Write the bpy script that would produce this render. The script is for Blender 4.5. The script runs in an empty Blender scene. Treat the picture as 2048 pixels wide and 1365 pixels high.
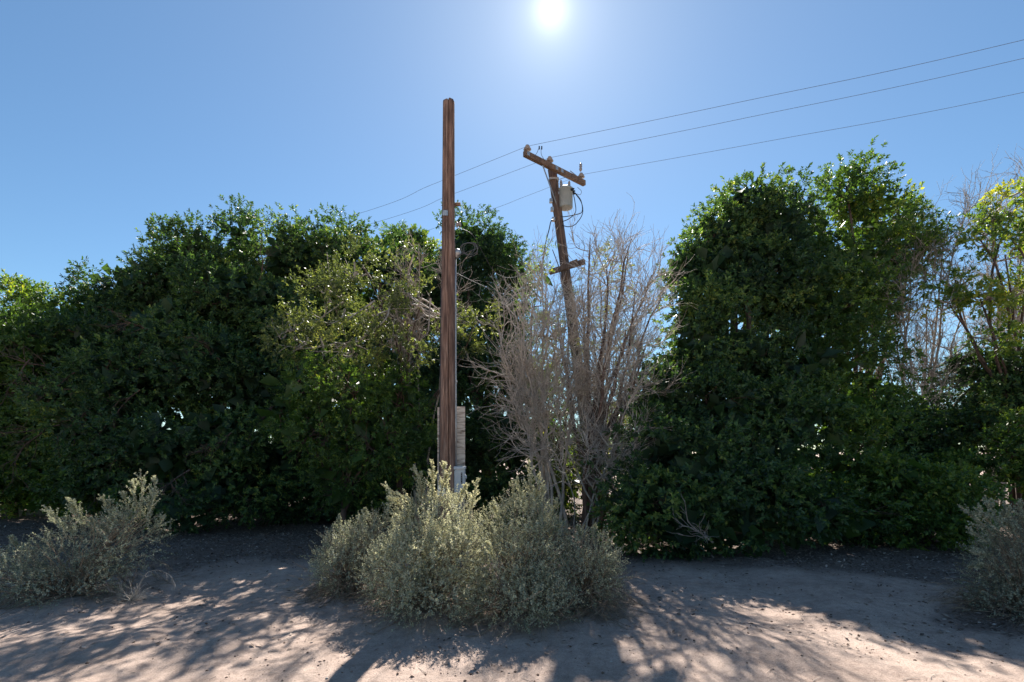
import bpy, math, random
import numpy as np
from mathutils import Vector

scene = bpy.context.scene
R = math.radians
# ------------------------------------------------------------------ camera, world, sun, exposure
CAMH = 1.6            # eye height
FPX, CX, HY = 1000.0, 1024.0, 905.0     # focal length in photo pixels, principal column, horizon row
cam_data = bpy.data.cameras.new('camera')
cam = bpy.data.objects.new('camera', cam_data)
scene.collection.objects.link(cam)
cam.location = (0, 0, CAMH)
cam.rotation_euler = (R(90), 0, 0)
cam_data.sensor_width = 36.0
cam_data.lens = 36.0 * FPX / 2048.0
cam_data.shift_y = (HY - 682.5) / 2048.0
cam_data.clip_end = 9000
scene.camera = cam

SUN = Vector((0.078, 1.0, 0.885)).normalized()
sun_el = math.asin(SUN.z)
sun_az = math.atan2(SUN.x, SUN.y)
world = bpy.data.worlds.new('World')
scene.world = world
world.use_nodes = True
wn, wl = world.node_tree.nodes, world.node_tree.links
wn.clear()
w_out = wn.new('ShaderNodeOutputWorld')
w_bg = wn.new('ShaderNodeBackground'); w_bg.inputs['Strength'].default_value = 0.057
sky = wn.new('ShaderNodeTexSky'); sky.sky_type = 'NISHITA'; sky.sun_disc = False
sky.sun_elevation = sun_el; sky.sun_rotation = sun_az
sky.altitude = 0; sky.air_density = 1.0; sky.dust_density = 0.03; sky.ozone_density = 6.0
# glow added to the sky colour: sun aureole and part of the lens glare
tc = wn.new('ShaderNodeTexCoord')
dotn = wn.new('ShaderNodeVectorMath'); dotn.operation = 'DOT_PRODUCT'; dotn.inputs[1].default_value = SUN
nrm = wn.new('ShaderNodeVectorMath'); nrm.operation = 'NORMALIZE'
wl.new(tc.outputs['Generated'], nrm.inputs[0]); wl.new(nrm.outputs[0], dotn.inputs[0])
mx = wn.new('ShaderNodeMath'); mx.operation = 'MAXIMUM'; mx.inputs[1].default_value = 0.0
wl.new(dotn.outputs['Value'], mx.inputs[0])
acc = None
for power, amp in ((3200, 3.0), (520, 1.5), (70, 1.1), (9, 0.8)):
    p = wn.new('ShaderNodeMath'); p.operation = 'POWER'; p.inputs[1].default_value = power
    wl.new(mx.outputs[0], p.inputs[0])
    m = wn.new('ShaderNodeMath'); m.operation = 'MULTIPLY'; m.inputs[1].default_value = amp
    wl.new(p.outputs[0], m.inputs[0])
    if acc is None: acc = m
    else:
        a = wn.new('ShaderNodeMath'); a.operation = 'ADD'
        wl.new(acc.outputs[0], a.inputs[0]); wl.new(m.outputs[0], a.inputs[1]); acc = a
glow = wn.new('ShaderNodeMix'); glow.data_type = 'RGBA'; glow.blend_type = 'MULTIPLY'
glow.inputs['Factor'].default_value = 1.0
glow.inputs[7].default_value = (1.0, 0.95, 0.80, 1)
wl.new(acc.outputs[0], glow.inputs[6])
addc = wn.new('ShaderNodeMix'); addc.data_type = 'RGBA'; addc.blend_type = 'ADD'
addc.inputs['Factor'].default_value = 1.0
tint = wn.new('ShaderNodeMix'); tint.data_type = 'RGBA'; tint.blend_type = 'MULTIPLY'
tint.inputs['Factor'].default_value = 1.0; tint.inputs[7].default_value = (0.93, 1.0, 0.92, 1)
wl.new(sky.outputs[0], tint.inputs[6])
wl.new(tint.outputs[2], addc.inputs[6]); wl.new(glow.outputs[2], addc.inputs[7])
wl.new(addc.outputs[2], w_bg.inputs['Color'])
wl.new(w_bg.outputs[0], w_out.inputs['Surface'])

sun_data = bpy.data.lights.new('sun', 'SUN'); sun_data.energy = 5.0; sun_data.angle = R(0.5)
sun_data.color = (1.0, 0.94, 0.86)
sun_ob = bpy.data.objects.new('sun', sun_data); scene.collection.objects.link(sun_ob)
sun_ob.location = SUN * 60
sun_ob.rotation_euler = SUN.to_track_quat('Z', 'Y').to_euler()

vs = scene.view_settings
vs.view_transform = 'Standard'; vs.look = 'None'; vs.gamma = 1.0; vs.use_curve_mapping = False
vs.exposure = 1.42
scene.render.engine = 'CYCLES'
scene.cycles.max_bounces = 8
scene.cycles.transparent_max_bounces = 8

# ------------------------------------------------------------------ helpers
col = scene.collection
def W(px, py, D):
    """a point at depth D metres that the photograph shows near column px, row py"""
    return np.array([(px - CX) / FPX * D, D, CAMH + (HY - py) / FPX * D])
def ground_at(px, D):
    p = W(px, HY, D); p[2] = 0; return p

def thing(name, label, cat, loc, group=None):
    o = bpy.data.objects.new(name, None); col.objects.link(o)
    o.location = [float(v) for v in loc]; o.empty_display_size = 0.2
    o['label'] = label; o['category'] = cat
    if group: o['group'] = group
    return o

def mesh_np(name, V, F, mat, parent=None, tone=None, smooth=False, origin=None, uvz=None):
    """F: (n,k) int array or list of such arrays."""
    V = np.asarray(V, dtype=np.float64)
    Fs = F if isinstance(F, list) else [F]
    if parent is not None and origin is None:
        origin = np.array(parent.location)
    if origin is not None: V = V - np.asarray(origin)
    me = bpy.data.meshes.new(name)
    me.vertices.add(len(V)); me.vertices.foreach_set('co', V.astype(np.float32).ravel())
    loops = np.concatenate([f.ravel() for f in Fs]).astype(np.int32)
    starts = []; off = 0
    for f in Fs:
        starts.append(off + np.arange(len(f)) * f.shape[1]); off += f.size
    starts = np.concatenate(starts).astype(np.int32)
    me.loops.add(len(loops)); me.loops.foreach_set('vertex_index', loops)
    me.polygons.add(len(starts)); me.polygons.foreach_set('loop_start', starts)
    if smooth: me.polygons.foreach_set('use_smooth', np.ones(len(starts), dtype=bool))
    me.update(calc_edges=True)
    if tone is not None:
        at = me.attributes.new('tone', 'FLOAT', 'FACE')
        at.data.foreach_set('value', np.asarray(tone, dtype=np.float32))
    me.materials.append(mat)
    o = bpy.data.objects.new(name, me); col.objects.link(o)
    if parent is not None: o.parent = parent
    elif origin is not None: o.location = [float(v) for v in origin]
    if name in ('crown', 'boughs', 'branches', 'twigs', 'foliage', 'stems', 'dry_twigs'): o['kind'] = 'stuff'
    return o

def norm(a):
    return a / np.maximum(np.linalg.norm(a, axis=-1, keepdims=True), 1e-9)
def frames(d):
    ref = np.where(np.abs(d[..., 2:3]) > 0.9, np.array([1.0, 0, 0]), np.array([0, 0, 1.0]))
    u = norm(np.cross(d, ref)); v = np.cross(d, u)
    return u, v

def tubes(P, Rd, sides=4, cap=False):
    """P (N,K,3) paths, Rd (N,K) radii -> verts, quad faces."""
    N, K, _ = P.shape
    T = np.empty_like(P)
    T[:, 1:-1] = P[:, 2:] - P[:, :-2]; T[:, 0] = P[:, 1] - P[:, 0]; T[:, -1] = P[:, -1] - P[:, -2]
    T = norm(T)
    u0, _ = frames(norm(P[:, -1] - P[:, 0]))
    u = np.broadcast_to(u0[:, None, :], P.shape)
    u = norm(u - T * np.sum(u * T, -1, keepdims=True)); v = np.cross(T, u)
    a = np.arange(sides) / sides * 2 * np.pi
    ring = (u[:, :, None, :] * np.cos(a)[None, None, :, None] + v[:, :, None, :] * np.sin(a)[None, None, :, None])
    V = P[:, :, None, :] + ring * Rd[:, :, None, None]
    idx = np.arange(N * K * sides).reshape(N, K, sides)
    a0 = idx[:, :-1, :]; a1 = np.roll(a0, -1, axis=2); b0 = idx[:, 1:, :]; b1 = np.roll(b0, -1, axis=2)
    Fq = np.stack([a0, a1, b1, b0], -1).reshape(-1, 4)
    return V.reshape(-1, 3), Fq
def join(parts):
    Vs, Fs, off = [], [], 0
    for V, F in parts:
        Vs.append(V); Fs.append(F + off); off += len(V)
    return np.concatenate(Vs), np.concatenate(Fs)

def grow(rng, p0, d0, L, K, wob=0.1, trop=(0, 0, 0)):
    N = len(p0); P = np.empty((N, K, 3)); P[:, 0] = p0; d = norm(d0.copy())
    step = (L / (K - 1))[:, None]; trop = np.asarray(trop)
    for k in range(1, K):
        d = norm(d + rng.normal(0, wob, (N, 3)) + trop)
        P[:, k] = P[:, k - 1] + d * step
    return P
def sprout(rng, P, n, t0, t1, ang, jit=0.25):
    """n children per path: start points and directions leaving the parent at angle ang."""
    N, K, _ = P.shape
    t = rng.uniform(t0, t1, (N, n)) * (K - 1)
    i = np.clip(t.astype(int), 0, K - 2); f = (t - i)[..., None]
    rows = np.arange(N)[:, None]
    A = P[rows, i]; B = P[rows, i + 1]
    pos = A + (B - A) * f; d = norm(B - A)
    u, v = frames(d); ph = rng.uniform(0, 2 * np.pi, (N, n, 1))
    a = ang + rng.normal(0, jit, (N, n, 1))
    dd = d * np.cos(a) + (u * np.cos(ph) + v * np.sin(ph)) * np.sin(a)
    return pos.reshape(-1, 3), dd.reshape(-1, 3), (t / (K - 1)).reshape(-1)
def taper(N, K, r0, r1):
    t = np.linspace(0, 1, K)[None, :]
    r0 = np.broadcast_to(np.asarray(r0, float), (N,))[:, None]; r1 = np.broadcast_to(np.asarray(r1, float), (N,))[:, None]
    return r0 + (r1 - r0) * t

def leaves(rng, base, d, L, n, ll, lw, a0=1.2, a1=0.45, tone=None, droop=0.15, fold=0.18, start=0.1, jit=0.25):
    """leafy shoots: base (N,3), direction (N,3), length (N,), n leaves each -> V, F(tri), tone per face"""
    N = len(base); i = np.arange(n)[None, :]
    t = start + (1 - start) * (i + rng.uniform(0, 0.8, (N, n))) / n
    u, v = frames(d)
    ph = (i * 2.4 + rng.uniform(0, 6.28, (N, 1)))[..., None]
    rad = u[:, None, :] * np.cos(ph) + v[:, None, :] * np.sin(ph)
    a = (a0 + (a1 - a0) * t + rng.normal(0, jit, (N, n)))[..., None]
    ld = d[:, None, :] * np.cos(a) + rad * np.sin(a)
    ld[..., 2] -= droop * rng.uniform(0.2, 1.6, (N, n)); ld = norm(ld)
    pos = base[:, None, :] + d[:, None, :] * (L[:, None] * t)[..., None]
    side = norm(np.cross(ld, d[:, None, :] + 0.01)); nor = np.cross(side, ld)
    r = rng.normal(0, 0.5, (N, n, 1))
    side, nor = side * np.cos(r) + nor * np.sin(r), nor * np.cos(r) - side * np.sin(r)
    sl = (ll * rng.uniform(0.6, 1.2, (N, n)))[..., None]; sw = sl * (lw / ll) * rng.uniform(0.8, 1.15, (N, n, 1)) * 0.5
    b = pos; tip = pos + ld * sl - nor * sl * 0.06
    m = pos + ld * sl * 0.48
    lft = m + side * sw + nor * sw * fold * 2; rgt = m - side * sw + nor * sw * fold * 2
    V = np.stack([b, rgt, tip, lft], 2).reshape(-1, 3)
    k = np.arange(N * n)[:, None] * 4
    F = np.concatenate([k + [0, 1, 2], k + [0, 2, 3]], 1).reshape(-1, 3)
    tn = np.zeros((N, 1)) if tone is None else np.asarray(tone)[:, None]
    tn = np.clip(tn + rng.normal(0, 0.19, (N, n)), 0, 1)
    return V, F, np.repeat(tn.ravel(), 2)

def vnoise(x, y, seed=0):
    """smooth 2D value noise"""
    xi = np.floor(x).astype(np.int64); yi = np.floor(y).astype(np.int64); fx = x - xi; fy = y - yi
    def h(a, b):
        n = (a * 374761393 + b * 668265263 + seed * 974634777) & 0xffffffff
        n = ((n ^ (n >> 13)) * 1274126177) & 0xffffffff
        return ((n ^ (n >> 16)) & 0xffff) / 65535.0
    sx = fx * fx * (3 - 2 * fx); sy = fy * fy * (3 - 2 * fy)
    return (h(xi, yi) * (1 - sx) + h(xi + 1, yi) * sx) * (1 - sy) + (h(xi, yi + 1) * (1 - sx) + h(xi + 1, yi + 1) * sx) * sy

def gz(x, y):
    """ground height"""
    x = np.asarray(x, float); y = np.asarray(y, float)
    near = np.exp(-(np.maximum(np.abs(x) - 14, 0) / 8) ** 2) * np.exp(-(np.maximum(np.abs(y - 9) - 12, 0) / 8) ** 2)
    z = (vnoise(x * 0.5, y * 0.5, 1) - 0.5) * 0.12 + (vnoise(x * 1.7, y * 1.7, 2) - 0.5) * 0.06 \
        + (vnoise(x * 5.5, y * 5.5, 3) - 0.5) * 0.020 + (vnoise(x * 17, y * 17, 4) - 0.5) * 0.010
    return z * near
def on_ground(px, D):
    p = ground_at(px, D); p[2] = float(gz(p[0], p[1])); return p

# ------------------------------------------------------------------ materials
def new_mat(name):
    m = bpy.data.materials.new(name); m.use_nodes = True
    return m, m.node_tree.nodes, m.node_tree.links, m.node_tree.nodes['Principled BSDF']
def ramp(nodes, stops):
    r = nodes.new('ShaderNodeValToRGB'); e = r.color_ramp.elements
    while len(e) > 1: e.remove(e[0])
    e[0].position = stops[0][0]; e[0].color = (*stops[0][1], 1)
    for p, c in stops[1:]:
        n = e.new(p); n.color = (*c, 1)
    return r
def leaf_mat(name, stops, trans, tfac=0.3, rough=0.4, spec=0.5):
    m, n, l, b = new_mat(name)
    at = n.new('ShaderNodeAttribute'); at.attribute_name = 'tone'
    r = ramp(n, stops); l.new(at.outputs['Fac'], r.inputs[0])
    l.new(r.outputs[0], b.inputs['Base Color'])
    b.inputs['Roughness'].default_value = rough; b.inputs['Specular IOR Level'].default_value = spec
    t = n.new('ShaderNodeBsdfTranslucent')
    mm = n.new('ShaderNodeMix'); mm.data_type = 'RGBA'; mm.blend_type = 'MULTIPLY'; mm.inputs['Factor'].default_value = 1
    l.new(r.outputs[0], mm.inputs[6]); mm.inputs[7].default_value = (*trans, 1)
    l.new(mm.outputs[2], t.inputs['Color'])
    mix = n.new('ShaderNodeMixShader'); mix.inputs[0].default_value = tfac
    l.new(b.outputs[0], mix.inputs[1]); l.new(t.outputs[0], mix.inputs[2])
    l.new(mix.outputs[0], n['Material Output'].inputs['Surface'])
    return m
def plain(name, c, rough=0.6, metal=0.0, var=0.15, scale=20.0):
    m, n, l, b = new_mat(name)
    tcn = n.new('ShaderNodeTexCoord'); no = n.new('ShaderNodeTexNoise'); no.inputs['Scale'].default_value = scale; no.inputs['Detail'].default_value = 6
    l.new(tcn.outputs['Object'], no.inputs['Vector'])
    r = ramp(n, [(0.3, tuple(v * (1 - var) for v in c)), (0.7, tuple(min(1, v * (1 + var)) for v in c))])
    l.new(no.outputs[0], r.inputs[0]); l.new(r.outputs[0], b.inputs['Base Color'])
    b.inputs['Roughness'].default_value = rough; b.inputs['Metallic'].default_value = metal
    return m
def wood_mat(name, dark, mid, light, sz=(60, 60, 1.6), bump=0.5, rough=0.85):
    m, n, l, b = new_mat(name)
    tcn = n.new('ShaderNodeTexCoord'); mp = n.new('ShaderNodeMapping'); mp.inputs['Scale'].default_value = sz
    l.new(tcn.outputs['Object'], mp.inputs[0])
    no = n.new('ShaderNodeTexNoise'); no.inputs['Scale'].default_value = 1.0; no.inputs['Detail'].default_value = 7; no.inputs['Roughness'].default_value = 0.65
    l.new(mp.outputs[0], no.inputs['Vector'])
    big = n.new('ShaderNodeTexNoise'); big.inputs['Scale'].default_value = 2.2; big.inputs['Detail'].default_value = 4
    mp2 = n.new('ShaderNodeMapping'); mp2.inputs['Scale'].default_value = (5, 5, 1.3)
    l.new(tcn.outputs['Object'], mp2.inputs[0]); l.new(mp2.outputs[0], big.inputs['Vector'])
    r = ramp(n, [(0.32, dark), (0.5, mid), (0.72, light)]); l.new(no.outputs[0], r.inputs[0])
    r2 = ramp(n, [(0.28, (0.55, 0.56, 0.60)), (0.5, (0.95, 0.95, 0.95)), (0.72, (1.3, 1.27, 1.24))]); l.new(big.outputs[0], r2.inputs[0])
    mm = n.new('ShaderNodeMix'); mm.data_type = 'RGBA'; mm.blend_type = 'MULTIPLY'; mm.inputs['Factor'].default_value = 1
    l.new(r.outputs[0], mm.inputs[6]); l.new(r2.outputs[0], mm.inputs[7]); l.new(mm.outputs[2], b.inputs['Base Color'])
    bp = n.new('ShaderNodeBump'); bp.inputs['Strength'].default_value = bump; bp.inputs['Distance'].default_value = 0.01
    l.new(no.outputs[0], bp.inputs['Height']); l.new(bp.outputs[0], b.inputs['Normal'])
    b.inputs['Roughness'].default_value = rough
    return m

M = {}
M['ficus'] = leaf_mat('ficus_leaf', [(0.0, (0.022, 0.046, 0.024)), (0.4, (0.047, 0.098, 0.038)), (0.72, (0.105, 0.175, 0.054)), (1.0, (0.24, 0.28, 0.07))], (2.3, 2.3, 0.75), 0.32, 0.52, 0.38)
M['ficus_warm'] = leaf_mat('ficus_yellow_green_leaf', [(0.0, (0.036, 0.075, 0.026)), (0.4, (0.080, 0.15, 0.038)), (0.75, (0.16, 0.235, 0.048)), (1.0, (0.31, 0.32, 0.06))], (2.2, 2.1, 0.6), 0.38, 0.48, 0.40)
M['sapling'] = leaf_mat('olive_leaf', [(0.0, (0.06, 0.085, 0.038)), (0.5, (0.13, 0.165, 0.062)), (1.0, (0.26, 0.27, 0.085))], (2.0, 1.9, 0.8), 0.36, 0.5, 0.4)
M['inner'] = leaf_mat('shaded_inner_leaf', [(0.0, (0.015, 0.030, 0.015)), (1.0, (0.033, 0.057, 0.024))], (1, 1, 0.6), 0.05, 0.6, 0.2)  # leaf colour darkened for the shade inside a crown
M['salt'] = leaf_mat('saltbush_leaf', [(0.0, (0.15, 0.155, 0.12)), (0.4, (0.36, 0.375, 0.28)), (0.75, (0.55, 0.55, 0.41)), (1.0, (0.68, 0.64, 0.46))], (1.25, 1.2, 0.9), 0.42, 0.6, 0.25)
M['salt_shaded'] = leaf_mat('saltbush_shaded_leaf', [(0.0, (0.150, 0.163, 0.125)), (0.45, (0.338, 0.362, 0.281)), (0.8, (0.500, 0.512, 0.400)), (1.0, (0.600, 0.575, 0.438))], (1.3, 1.25, 0.9), 0.36, 0.6, 0.25)  # saltbush leaf darkened and cooled for the bushes standing in shade
M['bark'] = wood_mat('bark', (0.035, 0.022, 0.016), (0.095, 0.058, 0.042), (0.18, 0.12, 0.09), (18, 18, 4), 0.6)
M['dead'] = wood_mat('dead_wood', (0.19, 0.155, 0.13), (0.36, 0.31, 0.27), (0.52, 0.46, 0.41), (20, 20, 5), 0.3)
M['dead_pale'] = wood_mat('pale_dead_wood', (0.24, 0.20, 0.165), (0.44, 0.385, 0.33), (0.60, 0.54, 0.475), (20, 20, 5), 0.3)
M['dry'] = wood_mat('dry_stem', (0.13, 0.09, 0.06), (0.27, 0.20, 0.14), (0.42, 0.33, 0.24), (30, 30, 6), 0.2)
M['pole'] = wood_mat('creosote_pole', (0.065, 0.035, 0.026), (0.185, 0.105, 0.074), (0.42, 0.285, 0.215), (42, 42, 2.2), 0.9)
M['pole2'] = wood_mat('weathered_pole', (0.055, 0.035, 0.028), (0.13, 0.08, 0.06), (0.24, 0.165, 0.13), (50, 50, 1.2), 0.7)
M['arm'] = wood_mat('crossarm_wood', (0.08, 0.045, 0.03), (0.19, 0.115, 0.075), (0.30, 0.20, 0.14), (4, 60, 60), 0.5)
M['galv'] = plain('galvanised_steel', (0.42, 0.42, 0.42), 0.45, 0.7, 0.2, 30)
M['tank'] = plain('transformer_grey_paint', (0.30, 0.32, 0.31), 0.5, 0.0, 0.08, 8)
M['meter'] = plain('meter_box_grey_paint', (0.50, 0.52, 0.54), 0.45, 0.0, 0.10, 12)
M['porcelain'] = plain('insulator_porcelain', (0.30, 0.26, 0.24), 0.25, 0.0, 0.15, 30)
M['black'] = plain('black_rubber', (0.02, 0.02, 0.022), 0.55, 0.0, 0.2, 30)
M['wire'] = plain('weathered_wire', (0.10, 0.10, 0.11), 0.75, 0.0, 0.2, 10)
M['ink'] = plain('label_lettering', (0.55, 0.57, 0.6), 0.6, 0.0, 0.1, 30)

# ------------------------------------------------------------------ ground
def litter_mask(x, y):
    yb = np.interp(x, [-9, -4.2, -2.5, 0, 1.5, 3.6, 5.2, 8], [6.4, 6.35, 6.6, 6.8, 6.75, 6.35, 5.75, 5.3])
    n = (vnoise(x * 1.3, y * 1.3, 11) - 0.5) * 1.0 + (vnoise(x * 4, y * 4, 12) - 0.5) * 0.5
    a = np.clip((y - yb + n * 0.9) / 1.1, 0, 1)
    d = np.hypot((x - 5.3) / 1.3, (y - 4.75) / 0.55) + n * 0.5
    b = np.clip((1.15 - d) / 0.4, 0, 1)
    far = np.clip((40 - y) / 20, 0, 1)
    return np.maximum(a, b) * far
def spaced(c, half, step, far, n):
    inner = np.arange(c - half, c + half + 1e-6, step)
    g = np.geomspace(step, far, n)
    return np.concatenate([(c - half - g)[::-1], inner, c + half + g])
gx = spaced(0, 8.5, 0.07, 4000, 44); gy = spaced(7.0, 4.6, 0.06, 4000, 44)
GX, GY = np.meshgrid(gx, gy)
GV = np.stack([GX, GY, gz(GX, GY)], -1).reshape(-1, 3)
ny, nx = GX.shape
gi = np.arange(nx * ny).reshape(ny, nx)
GF = np.stack([gi[:-1, :-1], gi[:-1, 1:], gi[1:, 1:], gi[1:, :-1]], -1).reshape(-1, 4)
m, n, l, b = new_mat('dirt')
tcn = n.new('ShaderNodeTexCoord')
def noise(scale, detail=6, rough=0.6):
    q = n.new('ShaderNodeTexNoise'); q.inputs['Scale'].default_value = scale; q.inputs['Detail'].default_value = detail; q.inputs['Roughness'].default_value = rough
    l.new(tcn.outputs['Object'], q.inputs['Vector']); return q
n1, n2, n3 = noise(1.1, 6, 0.65), noise(9, 9, 0.78), noise(75, 6, 0.8)
r1 = ramp(n, [(0.3, (0.40, 0.305, 0.25)), (0.5, (0.50, 0.385, 0.32)), (0.72, (0.58, 0.46, 0.385))])
l.new(n1.outputs[0], r1.inputs[0])
r2 = ramp(n, [(0.30, (0.62, 0.60, 0.60)), (0.55, (1.0, 1.0, 1.0)), (0.75, (1.14, 1.13, 1.12))]); l.new(n2.outputs[0], r2.inputs[0])
mA = n.new('ShaderNodeMix'); mA.data_type = 'RGBA'; mA.blend_type = 'MULTIPLY'; mA.inputs['Factor'].default_value = 1
l.new(r1.outputs[0], mA.inputs[6]); l.new(r2.outputs[0], mA.inputs[7])
r3 = ramp(n, [(0.30, (0.42, 0.39, 0.38)), (0.43, (0.86, 0.85, 0.84)), (0.55, (1.02, 1.02, 1.02)), (0.75, (1.22, 1.22, 1.22))]); l.new(n3.outputs[0], r3.inputs[0])
mB = n.new('ShaderNodeMix'); mB.data_type = 'RGBA'; mB.blend_type = 'MULTIPLY'; mB.inputs['Factor'].default_value = 1
l.new(mA.outputs[2], mB.inputs[6]); l.new(r3.outputs[0], mB.inputs[7])
nl = noise(38, 8, 0.75)
rl = ramp(n, [(0.32, (0.06, 0.046, 0.038)), (0.5, (0.17, 0.128, 0.105)), (0.68, (0.32, 0.255, 0.21))]); l.new(nl.outputs[0], rl.inputs[0])
at = n.new('ShaderNodeAttribute'); at.attribute_name = 'litter'
mC = n.new('ShaderNodeMix'); mC.data_type = 'RGBA'
l.new(at.outputs['Fac'], mC.inputs['Factor']); l.new(mB.outputs[2], mC.inputs[6]); l.new(rl.outputs[0], mC.inputs[7])
l.new(mC.outputs[2], b.inputs['Base Color'])
b.inputs['Roughness'].default_value = 0.95; b.inputs['Specular IOR Level'].default_value = 0.15
bp = n.new('ShaderNodeBump'); bp.inputs['Strength'].default_value = 0.8; bp.inputs['Distance'].default_value = 0.02
addn = n.new('ShaderNodeMath'); addn.operation = 'ADD'; l.new(n2.outputs[0], addn.inputs[0]); l.new(n3.outputs[0], addn.inputs[1])
l.new(addn.outputs[0], bp.inputs['Height']); l.new(bp.outputs[0], b.inputs['Normal'])
M['dirt'] = m
gnd = mesh_np('ground', GV, GF, M['dirt'], smooth=True)
gnd['kind'] = 'structure'
la = gnd.data.attributes.new('litter', 'FLOAT', 'POINT')
la.data.foreach_set('value', litter_mask(GV[:, 0], GV[:, 1]).astype(np.float32))

def flat_leaves(rng, x, y, ll, lw, lift=0.012):
    N = len(x); z = gz(x, y) + rng.uniform(0.002, lift, N)
    a = rng.uniform(0, 6.28, N); tilt = rng.normal(0, 0.35, N)
    d = np.stack([np.cos(a), np.sin(a), tilt], -1); d = norm(d)
    s = np.stack([-np.sin(a), np.cos(a), rng.normal(0, 0.4, N)], -1); s = norm(s)
    p = np.stack([x, y, z], -1); sl = (ll * rng.uniform(0.6, 1.25, N))[:, None]; sw = sl * lw / ll * 0.5
    V = np.stack([p, p + d * sl * .5 - s * sw + [0, 0, .004], p + d * sl, p + d * sl * .5 + s * sw + [0, 0, .004]], 1).reshape(-1, 3)
    k = np.arange(N)[:, None] * 4
    return V, np.concatenate([k + [0, 1, 2], k + [0, 2, 3]], 1).reshape(-1, 3), np.repeat(rng.uniform(0, 1, N), 2)
M['litter'] = leaf_mat('dry_leaf', [(0.0, (0.06, 0.042, 0.032)), (0.5, (0.18, 0.128, 0.10)), (0.85, (0.33, 0.26, 0.21)), (1.0, (0.5, 0.42, 0.36))], (1, 1, 1), 0.1, 0.7, 0.3)
rng = np.random.default_rng(5)
x = rng.uniform(-11, 11, 120000); y = 4 + 14 * rng.uniform(0, 1, 120000) ** 1.4
keep = rng.uniform(0, 1, len(x)) < litter_mask(x, y) * 0.85 + 0.05
keep &= np.abs(x) < y * 1.15 + 0.6
x, y = x[keep][:46000], y[keep][:46000]
V, F, tn = flat_leaves(rng, x, y, 0.055, 0.024)
o = mesh_np('leaf_litter', V, F, M['litter'], tone=tn)
o['kind'] = 'stuff'; o['label'] = 'dry brown fallen leaves strewn under the trees'; o['category'] = 'leaf litter'
# dirt clods and small stones
icoV = np.array([(1, 0, 0), (0, 1, 0), (-1, 0, 0), (0, -1, 0), (0, 0, 1), (0, 0, -1)], float)
icoF = np.array([(0, 1, 4), (1, 2, 4), (2, 3, 4), (3, 0, 4), (1, 0, 5), (2, 1, 5), (3, 2, 5), (0, 3, 5)])
N = 30000
x = rng.uniform(-7.5, 7.5, N); y = 2.9 + 4.6 * rng.uniform(0, 1, N) ** 1.3
dens = vnoise(x * 0.9, y * 0.9, 21) * vnoise(x * 3, y * 3, 22)
keep = rng.uniform(0, 1, N) < (dens * 1.9) ** 1.6; x, y = x[keep], y[keep]; N = len(x)
s = 0.0026 + 0.011 * rng.uniform(0, 1, N) ** 9
V = icoV[None] * rng.uniform(0.6, 1.45, (N, 6, 1)) * s[:, None, None] * np.array([1.15, 1.15, 0.75])
V = V + np.stack([x, y, gz(x, y) + s * 0.25], -1)[:, None, :]
F = (icoF[None] + (np.arange(N) * 6)[:, None, None]).reshape(-1, 3)
M['clod'] = leaf_mat('dirt_clod', [(0, (0.09, 0.06, 0.045)), (0.6, (0.19, 0.13, 0.10)), (0.93, (0.30, 0.22, 0.175)), (1, (0.5, 0.46, 0.42))], (1, 1, 1), 0.0, 0.95, 0.1)
o = mesh_np('dirt_clods', V.reshape(-1, 3), F, M['clod'], tone=np.repeat(rng.uniform(0, 1, N), 8))
o['kind'] = 'stuff'; o['label'] = 'small dark dirt clods and pebbles scattered over the path'; o['category'] = 'pebbles'

# small dry twigs lying about
N = 2600
x = rng.uniform(-8, 8, N); y = 3.0 + 7 * rng.uniform(0, 1, N); a = rng.uniform(0, 6.28, N)
keep = rng.uniform(0, 1, N) < 0.25 + 0.75 * litter_mask(x, y); x, y, a = x[keep], y[keep], a[keep]; N = len(x)
P = grow(rng, np.stack([x, y, gz(x, y) + 0.006], -1), np.stack([np.cos(a), np.sin(a), np.zeros(N)], -1), rng.uniform(0.03, 0.16, N), 4, 0.18)
P[..., 2] = gz(P[..., 0], P[..., 1]) + 0.006
o = mesh_np('fallen_twigs', *tubes(P, taper(N, 4, 0.0028, 0.0014), 3), M['dead'])
o['kind'] = 'stuff'; o['label'] = 'short dry twigs scattered over the dirt and litter'; o['category'] = 'twigs'

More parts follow.
